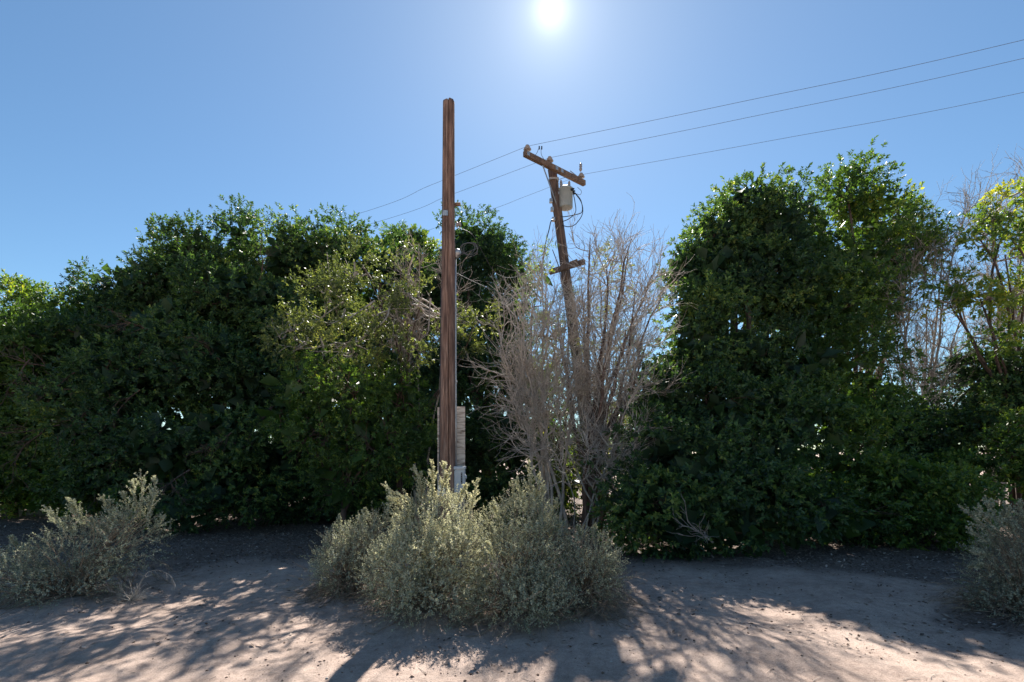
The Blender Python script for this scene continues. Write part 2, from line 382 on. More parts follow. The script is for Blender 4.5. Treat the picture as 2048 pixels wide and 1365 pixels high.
# ------------------------------------------------------------------ trees
STAT = {'leaf': 0}
def lobe(px, py, D, rx, ry, rd):
    """ellipsoid lobe of a crown: centre from photo column/row and depth; rx, ry in photo pixels; rd depth radius in metres"""
    c = W(px, py, D)
    return [c[0], c[1], c[2], rx / FPX * D, rd, ry / FPX * D]
def crown(rng, lobes, ll=0.090, lw=0.044, dens=3.4, clump=0.47, sprigs=38, nleaf=9, tone=0.4, tvar=0.13, up=0.10, inner=110, droop=0.18, slen=0.14, back=0.35):
    lobes = np.asarray(lobes, float); C = lobes[:, :3]; Rr = lobes[:, 3:]
    cp, co, ck = [], [], []
    ip = []
    for k in range(len(lobes)):
        r = Rr[k]; area = 4 * np.pi * (((r[0] * r[1]) ** 1.6 + (r[0] * r[2]) ** 1.6 + (r[1] * r[2]) ** 1.6) / 3) ** (1 / 1.6)
        nc = max(6, int(area * dens))
        d = norm(rng.normal(0, 1, (nc, 3)))
        d = d[rng.uniform(0, 1, nc) < np.where(d[:, 1] > 0.35, back, 1.0)]
        p = C[k] + r * d
        wv = vnoise(p[:, 0] * 1.1 + p[:, 1] * 0.6 + 50, p[:, 2] * 1.1 + p[:, 1] * 0.4 + 50, 41)
        kp = wv > rng.uniform(0.0, 0.42, len(p)); d, p, wv = d[kp], p[kp], wv[kp]
        p = C[k] + r * d * rng.uniform(0.70, 1.05, (len(d), 1)) + d * ((wv - 0.55) * 0.6)[:, None]
        out = norm(d / r)
        q = (p[:, None, :] - C[None]) / Rr[None]
        inside = (np.linalg.norm(q, axis=-1) < 0.90); inside[:, k] = False
        keep = ~inside.any(1) & (p[:, 2] > 0.12)
        cp.append(p[keep]); co.append(out[keep]); ck.append(np.full(keep.sum(), rng.normal(0, 0.10)))
        vol = 4.19 * r.prod(); ni = int(vol * inner)
        g = norm(rng.normal(0, 1, (ni, 3))) * rng.uniform(0, 1, (ni, 1)) ** (1 / 3) * 0.78
        g = C[k] + g * r; ip.append(g[g[:, 2] > 0.05])
    cp = np.concatenate(cp); co = np.concatenate(co); n = len(cp)
    ct = tone + rng.normal(0, tvar, n) + np.concatenate(ck)
    cr = clump * rng.uniform(0.45, 1.45, n)
    o = norm(rng.normal(0, 1, (n, sprigs, 3)) + co[:, None, :] * 0.75) * (rng.uniform(0, 1, (n, sprigs, 1)) ** 0.33)
    base = cp[:, None, :] + o * cr[:, None, None] * np.array([1.1, 1.1, 0.8])
    d = norm(o * 1.1 + co[:, None, :] * 0.3 + np.array([0, 0, up]) + rng.normal(0, 0.3, o.shape))
    base = base.reshape(-1, 3); d = d.reshape(-1, 3)
    L = slen * rng.uniform(0.6, 1.3, len(base))
    t = np.repeat(ct, sprigs) + rng.normal(0, 0.07, len(base))
    keep = base[:, 2] > 0.06
    V, F, tn = leaves(rng, base[keep], d[keep], L[keep], nleaf, ll, lw, tone=t[keep], droop=droop)
    g = np.concatenate(ip)
    if len(g):
        gd = norm(rng.normal(0, 1, g.shape))
        V2, F2, t2 = leaves(rng, g, gd, np.full(len(g), 0.1), 1, 0.40, 0.27, tone=np.full(len(g), 0.2))  # outsized leaves added inside the lobes to block light through the crown
    else:
        V2 = np.zeros((0, 3)); F2 = np.zeros((0, 3), int); t2 = np.zeros(0)
    STAT['leaf'] += len(F) // 2 + len(F2) // 2
    return V, F, tn, V2, F2, t2, cp

def limb_paths(rng, a, bpts, K=9, sag=0.12):
    P = []
    for bp_ in bpts:
        a_, b_ = np.asarray(a), np.asarray(bp_)
        t = np.linspace(0, 1, K)[:, None]
        mid = (a_ + b_) / 2; mid[2] += 0.10 * np.linalg.norm(b_ - a_) * rng.uniform(0.3, 1.0); mid[:2] += rng.normal(0, sag, 2) * np.linalg.norm(b_ - a_)
        p = a_ * (1 - t) ** 2 + 2 * mid * t * (1 - t) + b_ * t ** 2
        p[1:-1] += rng.normal(0, 0.025, (K - 2, 3)); P.append(p)
    return np.array(P)
def tree(name, label, seed, base, lobes, mat='ficus', trunk_r=0.13, twig_mat='bark', ntwig=1.0, group=None, fork=0.22, stems=1, lean=0.0, sprays=(), spray_mat='dead', **kw):
    rng = np.random.default_rng(seed)
    t = thing(name, label, 'tree' if 'shrub' not in name else 'shrub', base, group)
    base = np.asarray(base, float)
    L = np.asarray([lobe(q[0], q[1], q[2] + lean * min(1.0, max(0.0, (1000 - q[1]) / 450.0)), *q[3:]) for q in lobes])
    L[:, 3:] -= np.minimum(0.30, 0.25 * L[:, 3:])
    V, F, tn, V2, F2, t2, cp = crown(rng, L, **kw)
    Vc = np.concatenate([V, V2]); Fc = np.concatenate([F, F2 + len(V)]); tc_ = np.concatenate([tn, np.clip(t2 * 0.5, 0, 1)])  # inner fill toned darker: shade of the crown gaps put into its colour
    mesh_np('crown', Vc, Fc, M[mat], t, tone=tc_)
    # trunk, limbs to every lobe, boughs to a share of the clumps
    parts = []; top = L[:, 2].max()
    for s in range(stems):
        fk = base + np.array([rng.normal(0, 0.12), rng.normal(0, 0.12), max(0.35, top * fork)])
        b0 = base + np.array([rng.normal(0, 0.15), rng.normal(0, 0.15), -0.08]) * (1 if stems > 1 else np.array([0, 0, 1]))
        b0[2] = base[2] - 0.08
        P = limb_paths(rng, b0, [fk], 8, 0.05); parts.append(tubes(P, taper(1, 8, trunk_r * 1.25, trunk_r * 0.9), 10))
        mine = L[s::stems]
        P = limb_paths(rng, fk, mine[:, :3]); nL = len(P)
        parts.append(tubes(P, taper(nL, 9, trunk_r * 0.62, trunk_r * 0.2), 7))
    mesh_np('trunk', *join(parts), M['bark'], t, smooth=True)
    k = rng.choice(len(cp), size=max(4, int(len(cp) * 0.4 * ntwig)), replace=True)
    ends = cp[k]
    q = np.linalg.norm((ends[:, None, :] - L[None, :, :3]) / L[None, :, 3:], axis=-1).argmin(1)
    st = L[q, :3] + rng.normal(0, 0.12, ends.shape)
    tt = np.linspace(0, 1, 6)[None, :, None]
    mid = (st + ends) / 2 + rng.normal(0, 0.12, ends.shape); mid[:, 2] -= 0.06
    P = st[:, None] * (1 - tt) ** 2 + 2 * mid[:, None] * tt * (1 - tt) + ends[:, None] * tt ** 2
    parts = [tubes(P, taper(len(P), 6, 0.020, 0.007), 4)]
    p2, d2, _ = sprout(rng, P, 3, 0.4, 1.0, 0.7)
    P2 = grow(rng, p2, d2 + [0, 0, 0.2], rng.uniform(0.2, 0.5, len(p2)), 4, 0.15)
    parts.append(tubes(P2, taper(len(P2), 4, 0.007, 0.003), 3))
    mesh_np('boughs', *join(parts), M[twig_mat], t)
    if sprays:
        A = np.array([W(q[0], q[1], q[2]) for q in sprays]); B = np.array([W(q[3], q[4], q[2] - 0.35) for q in sprays])
        Ln = np.linalg.norm(B - A, axis=-1)
        P = grow(rng, A, B - A, Ln, 8, 0.14)
        parts = [tubes(P, taper(len(P), 8, 0.017, 0.006), 5)]
        p2, d2, u2 = sprout(rng, P, 9, 0.15, 1.0, 0.55); P2 = grow(rng, p2, d2, rng.uniform(0.25, 0.6, len(p2)), 6, 0.2)
        parts.append(tubes(P2, taper(len(P2), 6, 0.007, 0.0035), 4))
        p3, d3, u3 = sprout(rng, P2, 4, 0.2, 1.0, 0.6); P3 = grow(rng, p3, d3, rng.uniform(0.1, 0.3, len(p3)), 4, 0.22)
        parts.append(tubes(P3, taper(len(P3), 4, 0.0034, 0.0022), 3))
        o = mesh_np('bare_branches', *join(parts), M[spray_mat], t); o['kind'] = 'stuff'
    return t

LE = 'left hedge'
# far-left low tree
tree('ficus_tree', 'low leafy evergreen tree at the far left edge of the photo', 101, on_ground(20, 12.4), [
    (65, 655, 12.0, 80, 74, 1.3), (145, 675, 12.4, 80, 66, 1.3), (-50, 695, 11.6, 120, 80, 1.4), (50, 715, 10.8, 115, 62, 1.2), (150, 690, 12.0, 100, 90, 1.3),
    (-70, 790, 11.4, 130, 95, 1.3), (60, 800, 11.8, 130, 100, 1.3), (150, 800, 12.2, 110, 100, 1.3), (-30, 900, 12.0, 130, 100, 1.3), (90, 910, 11.8, 130, 95, 1.2), (170, 930, 11.6, 100, 80, 1.1), (-150, 700, 12, 120, 120, 1.4), (-140, 880, 12, 120, 120, 1.4), (10, 975, 12.4, 140, 55, 1.0), (130, 985, 12.0, 110, 50, 1.0), (-120, 980, 12.4, 120, 60, 1.0)],
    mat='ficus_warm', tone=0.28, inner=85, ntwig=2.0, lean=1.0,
    sprays=[(110, 740, 10.4, 10, 700), (150, 745, 10.4, 60, 800), (120, 850, 10.3, -10, 880), (90, 860, 10.2, 20, 940), (170, 790, 10.5, 80, 740), (200, 800, 10.3, 110, 880), (60, 720, 10.3, -20, 770)], spray_mat='bark')
# big rounded left tree
tree('ficus_tree', 'big rounded dark green evergreen tree left of the brown pole', 102, on_ground(400, 13.4), [
    (398, 528, 13.2, 76, 70, 1.4), (318, 582, 12.8, 80, 72, 1.4), (490, 482, 13.6, 44, 50, 0.9), (590, 525, 13.4, 76, 68, 1.4), (262, 592, 12.8, 68, 64, 1.3), (210, 640, 12.6, 66, 66, 1.2), (490, 690, 12.8, 95, 85, 1.2), (460, 560, 13.4, 110, 60, 1.3),
    (345, 665, 11.6, 115, 75, 1.3), (460, 600, 12.0, 120, 80, 1.3), (560, 640, 12.2, 110, 90, 1.3), (210, 700, 11.4, 100, 80, 1.2),
    (280, 770, 11.0, 120, 90, 1.3), (420, 740, 11.2, 110, 90, 1.2), (530, 790, 11.6, 110, 100, 1.2),
    (200, 850, 10.8, 110, 90, 1.2), (330, 900, 10.2, 110, 90, 1.1), (450, 880, 10.6, 110, 90, 1.1), (210, 960, 11.0, 110, 75, 1.1),
    (350, 1000, 9.8, 75, 75, 0.9), (470, 975, 10.4, 100, 75, 1.0), (560, 940, 11.2, 110, 100, 1.0), (620, 860, 12.0, 90, 120, 1.2), (600, 740, 12.6, 100, 120, 1.4), (662, 515, 13.2, 66, 58, 1.2), (60, 960, 15.0, 130, 70, 1.0), (220, 955, 14.6, 130, 75, 1.0), (380, 955, 14.4, 130, 75, 1.0), (530, 955, 14.4, 130, 75, 1.0), (680, 955, 15.0, 120, 75, 1.0)],  # trailing lobes are hidden backing, added to stop light leaking under the crown
    tone=0.36, trunk_r=0.22, inner=110, lean=0.7,
    sprays=[(440, 720, 11.0, 400, 690), (280, 780, 10.4, 200, 840), (520, 560, 12.0, 540, 500), (470, 860, 10.0, 430, 920), (300, 660, 11.0, 240, 640), (380, 940, 9.3, 330, 1000), (560, 800, 10.6, 520, 860)], spray_mat='bark')
# trees behind the pole
tree('ficus_tree', 'evergreen tree behind the light green sapling, showing left of the pole', 103, on_ground(740, 15.2), [
    (690, 520, 12.8, 75, 66, 1.3), (760, 532, 12.8, 75, 68, 1.3), (830, 505, 15.2, 65, 65, 1.5), (660, 620, 14.8, 110, 90, 1.6), (780, 650, 15.0, 120, 100, 1.6),
    (880, 600, 15.6, 90, 110, 1.6), (700, 760, 14.6, 120, 110, 1.6), (830, 780, 14.8, 120, 110, 1.6), (700, 900, 14.4, 120, 100, 1.5), (830, 920, 14.4, 120, 100, 1.5)],
    tone=0.42, trunk_r=0.2, inner=50, dens=2.5, ll=0.10, lw=0.048, lean=1.6)
tree('ficus_tree', 'dark evergreen tree between the brown pole and the leaning utility pole', 104, on_ground(975, 13.2), [
    (935, 490, 13.6, 55, 60, 1.3), (985, 520, 13.4, 58, 62, 1.3), (1030, 555, 13.0, 40, 60, 1.0), (920, 590, 13.4, 80, 90, 1.4), (1000, 640, 12.8, 75, 90, 1.3),
    (930, 730, 12.4, 90, 100, 1.3), (1030, 760, 12.0, 65, 100, 1.1), (900, 860, 11.8, 100, 100, 1.2), (1010, 880, 11.2, 90, 100, 1.1), (920, 980, 11.4, 100, 80, 1.1), (1040, 990, 11.0, 80, 70, 1.0), (800, 980, 11.8, 110, 75, 1.0), (690, 990, 12.0, 110, 70, 1.0), (1090, 880, 13.0, 60, 80, 1.0), (1110, 980, 12.6, 60, 60, 0.9), (1160, 905, 13.0, 40, 60, 0.8), (1260, 900, 13.0, 55, 90, 1.0), (1290, 800, 13.0, 40, 60, 0.8)],
    tone=0.33, trunk_r=0.17, inner=80, lean=3.0)
# lighter sapling in front of them
tree('young_tree', 'light olive green young tree with pale forked limbs beside the brown pole', 105, on_ground(790, 10.3), [
    (725, 535, 9.4, 70, 55, 0.7), (800, 530, 9.6, 55, 42, 0.6), (665, 605, 9.4, 80, 60, 0.75), (750, 625, 9.0, 80, 58, 0.7), (840, 615, 9.0, 60, 50, 0.6),
    (950, 640, 10.6, 46, 40, 0.5), (935, 690, 10.6, 38, 36, 0.45), (615, 690, 9.6, 75, 58, 0.7), (700, 700, 9.0, 85, 58, 0.7), (800, 690, 9.2, 50, 40, 0.5), (580, 650, 10.2, 50, 50, 0.6)],
    mat='sapling', tone=0.34, dens=6.5, sprigs=16, clump=0.26, inner=0, trunk_r=0.045, twig_mat='dead_pale', ntwig=1.3, ll=0.066, lw=0.031, fork=0.3, stems=2)
tree('leafy_shrub', 'bright green leafy shrub drooping in front of the hedge left of the pole', 106, on_ground(690, 9.8), [
    (615, 770, 9.8, 90, 75, 0.9), (710, 780, 9.4, 90, 70, 0.85), (655, 860, 9.6, 100, 75, 0.9), (745, 880, 9.4, 95, 72, 0.85), (805, 800, 9.8, 70, 80, 0.8), (690, 950, 9.8, 100, 65, 0.8), (580, 830, 10.2, 70, 75, 0.8), (820, 890, 9.8, 70, 75, 0.8)],
    mat='ficus_warm', tone=0.30, dens=6.5, sprigs=18, clump=0.30, inner=45, trunk_r=0.05, ntwig=1.2, ll=0.070, lw=0.033, stems=2)
# right big tree, two leaders
tree('ficus_tree', 'tall dense dark green evergreen tree just right of the dead tree', 107, on_ground(1470, 11.3), [
    (1497, 418, 10.6, 80, 72, 1.1), (1572, 420, 10.8, 34, 42, 0.6), (1442, 475, 10.4, 62, 62, 0.9), (1540, 480, 10.4, 95, 85, 1.2), (1400, 545, 10.0, 78, 68, 1.0), (1490, 570, 9.9, 95, 85, 1.1),
    (1580, 600, 10.0, 95, 95, 1.2), (1400, 640, 9.5, 75, 68, 0.9), (1375, 720, 9.1, 75, 75, 0.9), (1480, 720, 9.3, 90, 85, 1.0), (1580, 740, 9.4, 95, 95, 1.0),
    (1330, 810, 8.9, 80, 75, 0.9), (1440, 840, 8.7, 90, 85, 1.0), (1560, 850, 8.8, 95, 90, 1.0), (1310, 900, 8.5, 75, 80, 0.9), (1400, 940, 8.2, 90, 80, 0.9), (1530, 950, 8.3, 95, 80, 0.9),
    (1290, 1010, 8.1, 70, 75, 0.8), (1370, 1050, 7.7, 90, 72, 0.7), (1480, 1040, 7.9, 85, 68, 0.7), (1590, 1020, 8.2, 75, 75, 0.8), (1320, 990, 10.8, 90, 80, 0.9), (1450, 985, 11.0, 110, 85, 0.9), (1590, 985, 11.0, 110, 85, 0.9), (1710, 985, 11.4, 90, 80, 0.9)],  # rearmost low lobes added out of sight to keep the foot of the tree dark
    tone=0.38, trunk_r=0.2, inner=130, dens=4.0, nleaf=10, ll=0.088, lw=0.045, lean=1.6,
    sprays=[(1425, 1085, 7.3, 1408, 1062)])
tree('ficus_tree', 'evergreen tree with yellow green top and twin leaders right of the dense tree', 108, on_ground(1690, 11.8), [
    (1693, 385, 10.6, 48, 64, 0.9), (1650, 492, 10.6, 66, 56, 1.0), (1740, 448, 10.8, 66, 62, 1.0), (1792, 462, 11.0, 50, 52, 0.8), (1820, 515, 10.8, 46, 50, 0.7), (1770, 525, 10.4, 85, 66, 1.0), (1690, 540, 10.2, 85, 72, 1.0),
    (1660, 630, 10.0, 85, 88, 1.1), (1735, 610, 10.4, 66, 60, 0.8), (1670, 725, 9.8, 90, 90, 1.0), (1660, 830, 9.4, 95, 95, 1.0), (1735, 800, 9.8, 60, 70, 0.8), (1700, 930, 9.0, 100, 95, 0.9), (1650, 1030, 8.6, 85, 72, 0.8)],
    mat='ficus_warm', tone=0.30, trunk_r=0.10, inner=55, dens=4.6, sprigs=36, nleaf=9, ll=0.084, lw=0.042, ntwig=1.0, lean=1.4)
tree('leafy_shrub', 'bright green broad leaved shrub at the foot of the right trees', 109, on_ground(1850, 8.6), [
    (1790, 950, 8.5, 60, 42, 0.5), (1850, 970, 8.3, 70, 50, 0.6), (1900, 1030, 8.2, 65, 50, 0.5), (1850, 1060, 8.3, 60, 40, 0.5), (1930, 950, 9.0, 45, 45, 0.5)],
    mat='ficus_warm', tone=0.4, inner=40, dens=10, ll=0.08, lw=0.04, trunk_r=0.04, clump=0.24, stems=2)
tree('ficus_tree', 'shaded dark evergreen filling the gap behind the bright green shrub at right', 110, on_ground(1850, 11.2), [
    (1760, 880, 10.2, 60, 65, 0.8), (1830, 880, 10.4, 60, 60, 0.8), (1900, 860, 10.4, 65, 65, 0.9), (1980, 820, 10.6, 75, 70, 0.9), (1960, 760, 11.0, 60, 40, 0.7), (2060, 800, 10.4, 80, 90, 1.0), (1780, 980, 9.8, 80, 70, 0.8), (1880, 970, 10.2, 70, 55, 0.7), (1700, 1040, 9.4, 80, 55, 0.7), (1820, 1040, 9.6, 80, 55, 0.7)],
    tone=0.33, inner=55, dens=8, trunk_r=0.09, stems=2)
tree('leafy_shrub', 'pale green shrub at the right edge above the grey saltbush', 111, on_ground(2050, 8.8), [
    (2010, 905, 8.8, 50, 35, 0.5), (2070, 880, 8.8, 60, 60, 0.6), (2090, 960, 8.8, 60, 60, 0.6)],
    mat='ficus_warm', tone=0.35, inner=35, dens=9, ll=0.075, lw=0.036, trunk_r=0.04, clump=0.22)
tree('sparse_tree', 'sparse yellow green tree with many bare branches at the right edge', 112, on_ground(2010, 10.2), [
    (2040, 400, 10.4, 42, 30, 0.6), (1990, 440, 10.2, 45, 30, 0.5), (2070, 470, 10.2, 50, 50, 0.6), (1960, 480, 10.2, 30, 25, 0.4), (2010, 510, 10.2, 40, 25, 0.5), (1910, 560, 10.2, 42, 30, 0.5), (1960, 600, 10.0, 45, 38, 0.5), (1900, 610, 10.2, 35, 35, 0.4), (1975, 680, 10.0, 40, 30, 0.4), (2060, 590, 10.0, 45, 40, 0.5), (2060, 680, 10, 45, 40, 0.5), (2100, 420, 10.4, 60, 60, 0.6), (2120, 560, 10.4, 60, 60, 0.6)],
    mat='ficus_warm', tone=0.58, inner=0, dens=7.5, sprigs=15, clump=0.25, trunk_r=0.06, stems=3, ntwig=3, twig_mat='dead', fork=0.35)
# leafy climbers between the dead stems
tree('leafy_shrub', 'yellow green leafy column left of the leaning utility pole', 113, on_ground(1100, 11.6), [
    (1105, 500, 12.4, 26, 22, 0.35), (1085, 545, 12.2, 32, 30, 0.4), (1065, 610, 12.0, 38, 50, 0.5), (1100, 670, 11.8, 38, 50, 0.45), (1085, 760, 11.6, 42, 55, 0.5), (1110, 850, 11.2, 42, 55, 0.5), (1130, 950, 11.0, 45, 55, 0.5), (1110, 1010, 11.0, 45, 40, 0.5)],
    mat='ficus_warm', tone=0.5, inner=12, dens=8, sprigs=11, clump=0.2, trunk_r=0.05, ll=0.06, lw=0.03)
tree('leafy_shrub', 'climber covered stem with yellow tufts inside the dead tree', 114, on_ground(1195, 11.4), [
    (1230, 505, 11.8, 24, 26, 0.3), (1200, 560, 11.6, 20, 45, 0.3), (1185, 660, 11.4, 22, 55, 0.3), (1150, 900, 10.6, 40, 55, 0.4), (1100, 950, 10.4, 45, 55, 0.45), (1225, 985, 10.0, 34, 50, 0.35), (1235, 600, 11.8, 16, 60, 0.3), (1180, 770, 11.2, 26, 50, 0.35), (1255, 700, 12.0, 22, 70, 0.35), (1240, 820, 11.8, 32, 60, 0.4), (1180, 880, 11.0, 38, 55, 0.4), (1270, 940, 11.0, 45, 60, 0.5), (1150, 970, 11.2, 42, 50, 0.5), (1165, 1040, 10.8, 45, 45, 0.5), (1240, 1040, 10.2, 50, 45, 0.5), (1140, 600, 12.9, 18, 42, 0.25), (1152, 690, 12.9, 20, 50, 0.25), (1166, 790, 12.8, 24, 55, 0.3)],
    mat='sapling', tone=0.4, inner=14, dens=9, sprigs=11, clump=0.17, trunk_r=0.06, ll=0.055, lw=0.026)

# ------------------------------------------------------------------ dead trees
def dead_tree(name, label, seed, base, aims, r0=0.05, mat='dead', n1=12, n2=8, n3=5, l1=1.1, l2=0.6, l3=0.34, trop=(0, 0, 0.07), t0=0.25, spread=0.72, cat='tree', rt=0.0030, trunk_mat=None):
    """aims: list of (px,py,D) the main stems lean to"""
    rng = np.random.default_rng(seed)
    t = thing(name, label, cat, base)
    base = np.asarray(base, float)
    ends = np.array([W(*a) for a in aims]); N = len(ends); K = 12
    st = base + np.stack([rng.normal(0, 0.10, N), rng.normal(0, 0.10, N), np.full(N, -0.06)], -1)
    tt = np.linspace(0, 1, K)[None, :, None]
    mid = st * 0.45 + ends * 0.55 - np.stack([(ends - st)[:, 0] * 0.22, (ends - st)[:, 1] * 0.2, np.zeros(N)], -1)
    P = st[:, None] * (1 - tt) ** 2 + 2 * mid[:, None] * tt * (1 - tt) + ends[:, None] * tt ** 2
    P[:, 1:] += np.cumsum(rng.normal(0, 0.045, (N, K - 1, 3)), 1)
    mesh_np('trunk', *tubes(P, taper(N, K, r0 * rng.uniform(0.7, 1.15, N), 0.009), 7), M[trunk_mat or mat], t, smooth=True)
    p, d, u = sprout(rng, P, n1, t0, 0.98, spread)
    P1 = grow(rng, p, d, l1 * rng.uniform(0.5, 1.2, len(p)) * (1.2 - 0.55 * u), 8, 0.19, trop)
    P1[..., 2] = np.maximum(P1[..., 2], 0.05)
    parts = [tubes(P1, taper(len(P1), 8, 0.016 * (1.25 - 0.6 * u), 0.005), 5)]
    mesh_np('branches', *join(parts), M[mat], t)
    p, d, u = sprout(rng, P1, n2, 0.15, 1.0, 0.6)
    P2 = grow(rng, p, d, l2 * rng.uniform(0.5, 1.2, len(p)), 6, 0.2, trop)
    parts = [tubes(P2, taper(len(P2), 6, 0.0065, rt), 3)]
    p, d, u = sprout(rng, P2, n3, 0.2, 1.0, 0.55)
    P3 = grow(rng, p, d, l3 * rng.uniform(0.4, 1.2, len(p)), 3, 0.22, trop)
    parts.append(tubes(P3, taper(len(P3), 3, rt * 1.1, rt * 0.7), 3))
    mesh_np('twigs', *join(parts), M[mat], t)
    return t
dead_tree('dead_tree', 'bare grey dead tree spreading left of the leaning utility pole', 201, on_ground(1110, 9.6), [
    (1010, 610, 9.2), (1068, 560, 9.4), (1100, 590, 9.8), (1040, 680, 9.0), (1120, 640, 9.5), (1020, 760, 9.3), (992, 660, 9.1), (1050, 620, 9.9)], r0=0.034, mat='dead_pale', n1=12, l1=1.05, n2=7, n3=4, spread=0.75, t0=0.36)
dead_tree('dead_tree', 'taller bare dead tree with feathery top right of the leaning utility pole', 202, on_ground(1180, 9.7), [
    (1190, 500, 9.8), (1240, 490, 10.0), (1268, 500, 9.8), (1285, 560, 9.6), (1215, 540, 9.4), (1160, 570, 9.9), (1265, 590, 9.2), (1275, 640, 9.0), (1140, 640, 9.2), (1290, 600, 9.6), (1230, 620, 9.0), (1275, 700, 9.0)], r0=0.075, mat='dead_pale', n1=12, n2=7, n3=4, t0=0.40, l1=1.0, spread=0.7, trunk_mat='pole2')
dead_tree('dead_brush', 'low tangle of bare dead twigs at the foot of the dead trees', 203, on_ground(1170, 9.2), [
    (1080, 850, 8.9), (1260, 820, 8.8), (1290, 860, 8.6), (1100, 800, 9.0), (1230, 870, 8.7), (1170, 860, 8.8)], r0=0.02, mat='dead_pale', n1=10, n2=6, n3=3, t0=0.4, l1=0.7, trop=(0, 0, 0.02), spread=0.8, cat='dead brush')
dead_tree('dead_branch', 'grey bare twiggy branch standing against the left side of the brown pole', 204, on_ground(830, 11.2), [
    (850, 500, 9.3), (800, 550, 9.4), (870, 540, 9.3), (770, 590, 9.5)], r0=0.028, mat='dead', n1=11, n2=7, n3=4, t0=0.62, l1=0.55, l2=0.4, l3=0.22, cat='branch')
dead_tree('dead_tree', 'bare dead tree standing in the sky gap right of the yellow green tree', 205, on_ground(1830, 11.0), [
    (1850, 480, 11.2), (1900, 450, 11.4), (1790, 560, 11.0), (1930, 420, 11.4), (1820, 620, 10.8), (1880, 560, 11.2), (1760, 660, 11.2), (1940, 560, 11.4)], r0=0.04, n1=15, n2=8, n3=4, l1=1.2)
dead_tree('dead_tree', 'bare dead tree behind the sparse tree at the right edge of the photo', 206, on_ground(1990, 11.4), [
    (2000, 390, 11.4), (2040, 360, 11.2), (1980, 430, 11.6), (2070, 420, 11.4), (1930, 520, 11.4), (2030, 520, 11.0), (2100, 380, 11.4)], r0=0.045, n1=15, n2=8, n3=4, l1=1.2)
print('leaves', STAT)

# ------------------------------------------------------------------ poles
import bmesh
def bm_obj(name, bm, mat, parent, smooth=False):
    me = bpy.data.meshes.new(name); bm.to_mesh(me); bm.free()
    if smooth: me.polygons.foreach_set('use_smooth', np.ones(len(me.polygons), dtype=bool))
    me.materials.append(mat); o = bpy.data.objects.new(name, me); col.objects.link(o)
    o.parent = parent
    return o
def rbox(name, c, size, mat, parent, bevel=0.006, rot=None, seg=2):
    """box centred at c (world, or parent-local when the parent is a part)"""
    from mathutils import Matrix
    bm = bmesh.new(); bmesh.ops.create_cube(bm, size=1.0)
    for v in bm.verts: v.co = Vector((v.co.x * size[0], v.co.y * size[1], v.co.z * size[2]))
    if bevel: bmesh.ops.bevel(bm, geom=list(bm.edges), offset=bevel, segments=seg, affect='EDGES', profile=0.6)
    mt = Matrix.Translation(Vector(c) - root_of(parent)) 
    if rot is not None: mt = mt @ rot
    bm.transform(mt)
    return bm_obj(name, bm, mat, parent)
def root_of(o):
    while o.parent is not None: o = o.parent
    return Vector(o.location)
def tube_part(name, pts, r, mat, parent, sides=8, r1=None):
    P = np.asarray(pts, float)[None]; K = P.shape[1]
    V, F = tubes(P, taper(1, K, r, r if r1 is None else r1), sides)
    # end caps
    caps = [np.arange(sides)[::-1][None], (np.arange(sides) + (K - 1) * sides)[None]]
    return mesh_np(name, V, [F, np.concatenate(caps)], mat, parent, smooth=True, origin=np.array(root_of(parent)) if parent else None)
def spline(pts, n=24):
    pts = np.asarray(pts, float); m_ = len(pts)
    ext = np.concatenate([[2 * pts[0] - pts[1]], pts, [2 * pts[-1] - pts[-2]]])
    out = []
    for i in range(m_ - 1):
        p0, p1, p2, p3 = ext[i:i + 4]; k = max(2, n // (m_ - 1))
        for t in np.linspace(0, 1, k, endpoint=False):
            out.append(0.5 * (2 * p1 + (p2 - p0) * t + (2 * p0 - 5 * p1 + 4 * p2 - p3) * t * t + (3 * p1 - p0 - 3 * p2 + p3) * t ** 3))
    out.append(pts[-1]); return np.array(out)
def lathe(name, prof, base, axis, mat, parent, sides=16):
    """prof: (r, h) list along axis from base (world)"""
    axis = norm(np.asarray(axis, float)); u, v = frames(axis[None]); u, v = u[0], v[0]
    a = np.arange(sides) / sides * 2 * np.pi
    V = np.concatenate([np.asarray(base) + axis * h + r * (np.outer(np.cos(a), u) + np.outer(np.sin(a), v)) for r, h in prof])
    idx = np.arange(len(prof) * sides).reshape(len(prof), sides)
    a0, b0 = idx[:-1], idx[1:]
    F = np.stack([a0, np.roll(a0, -1, 1), np.roll(b0, -1, 1), b0], -1).reshape(-1, 4)
    caps = np.concatenate([idx[0][::-1][None], idx[-1][None]])
    return mesh_np(name, V, [F, caps], mat, parent, smooth=False, origin=np.array(root_of(parent)))

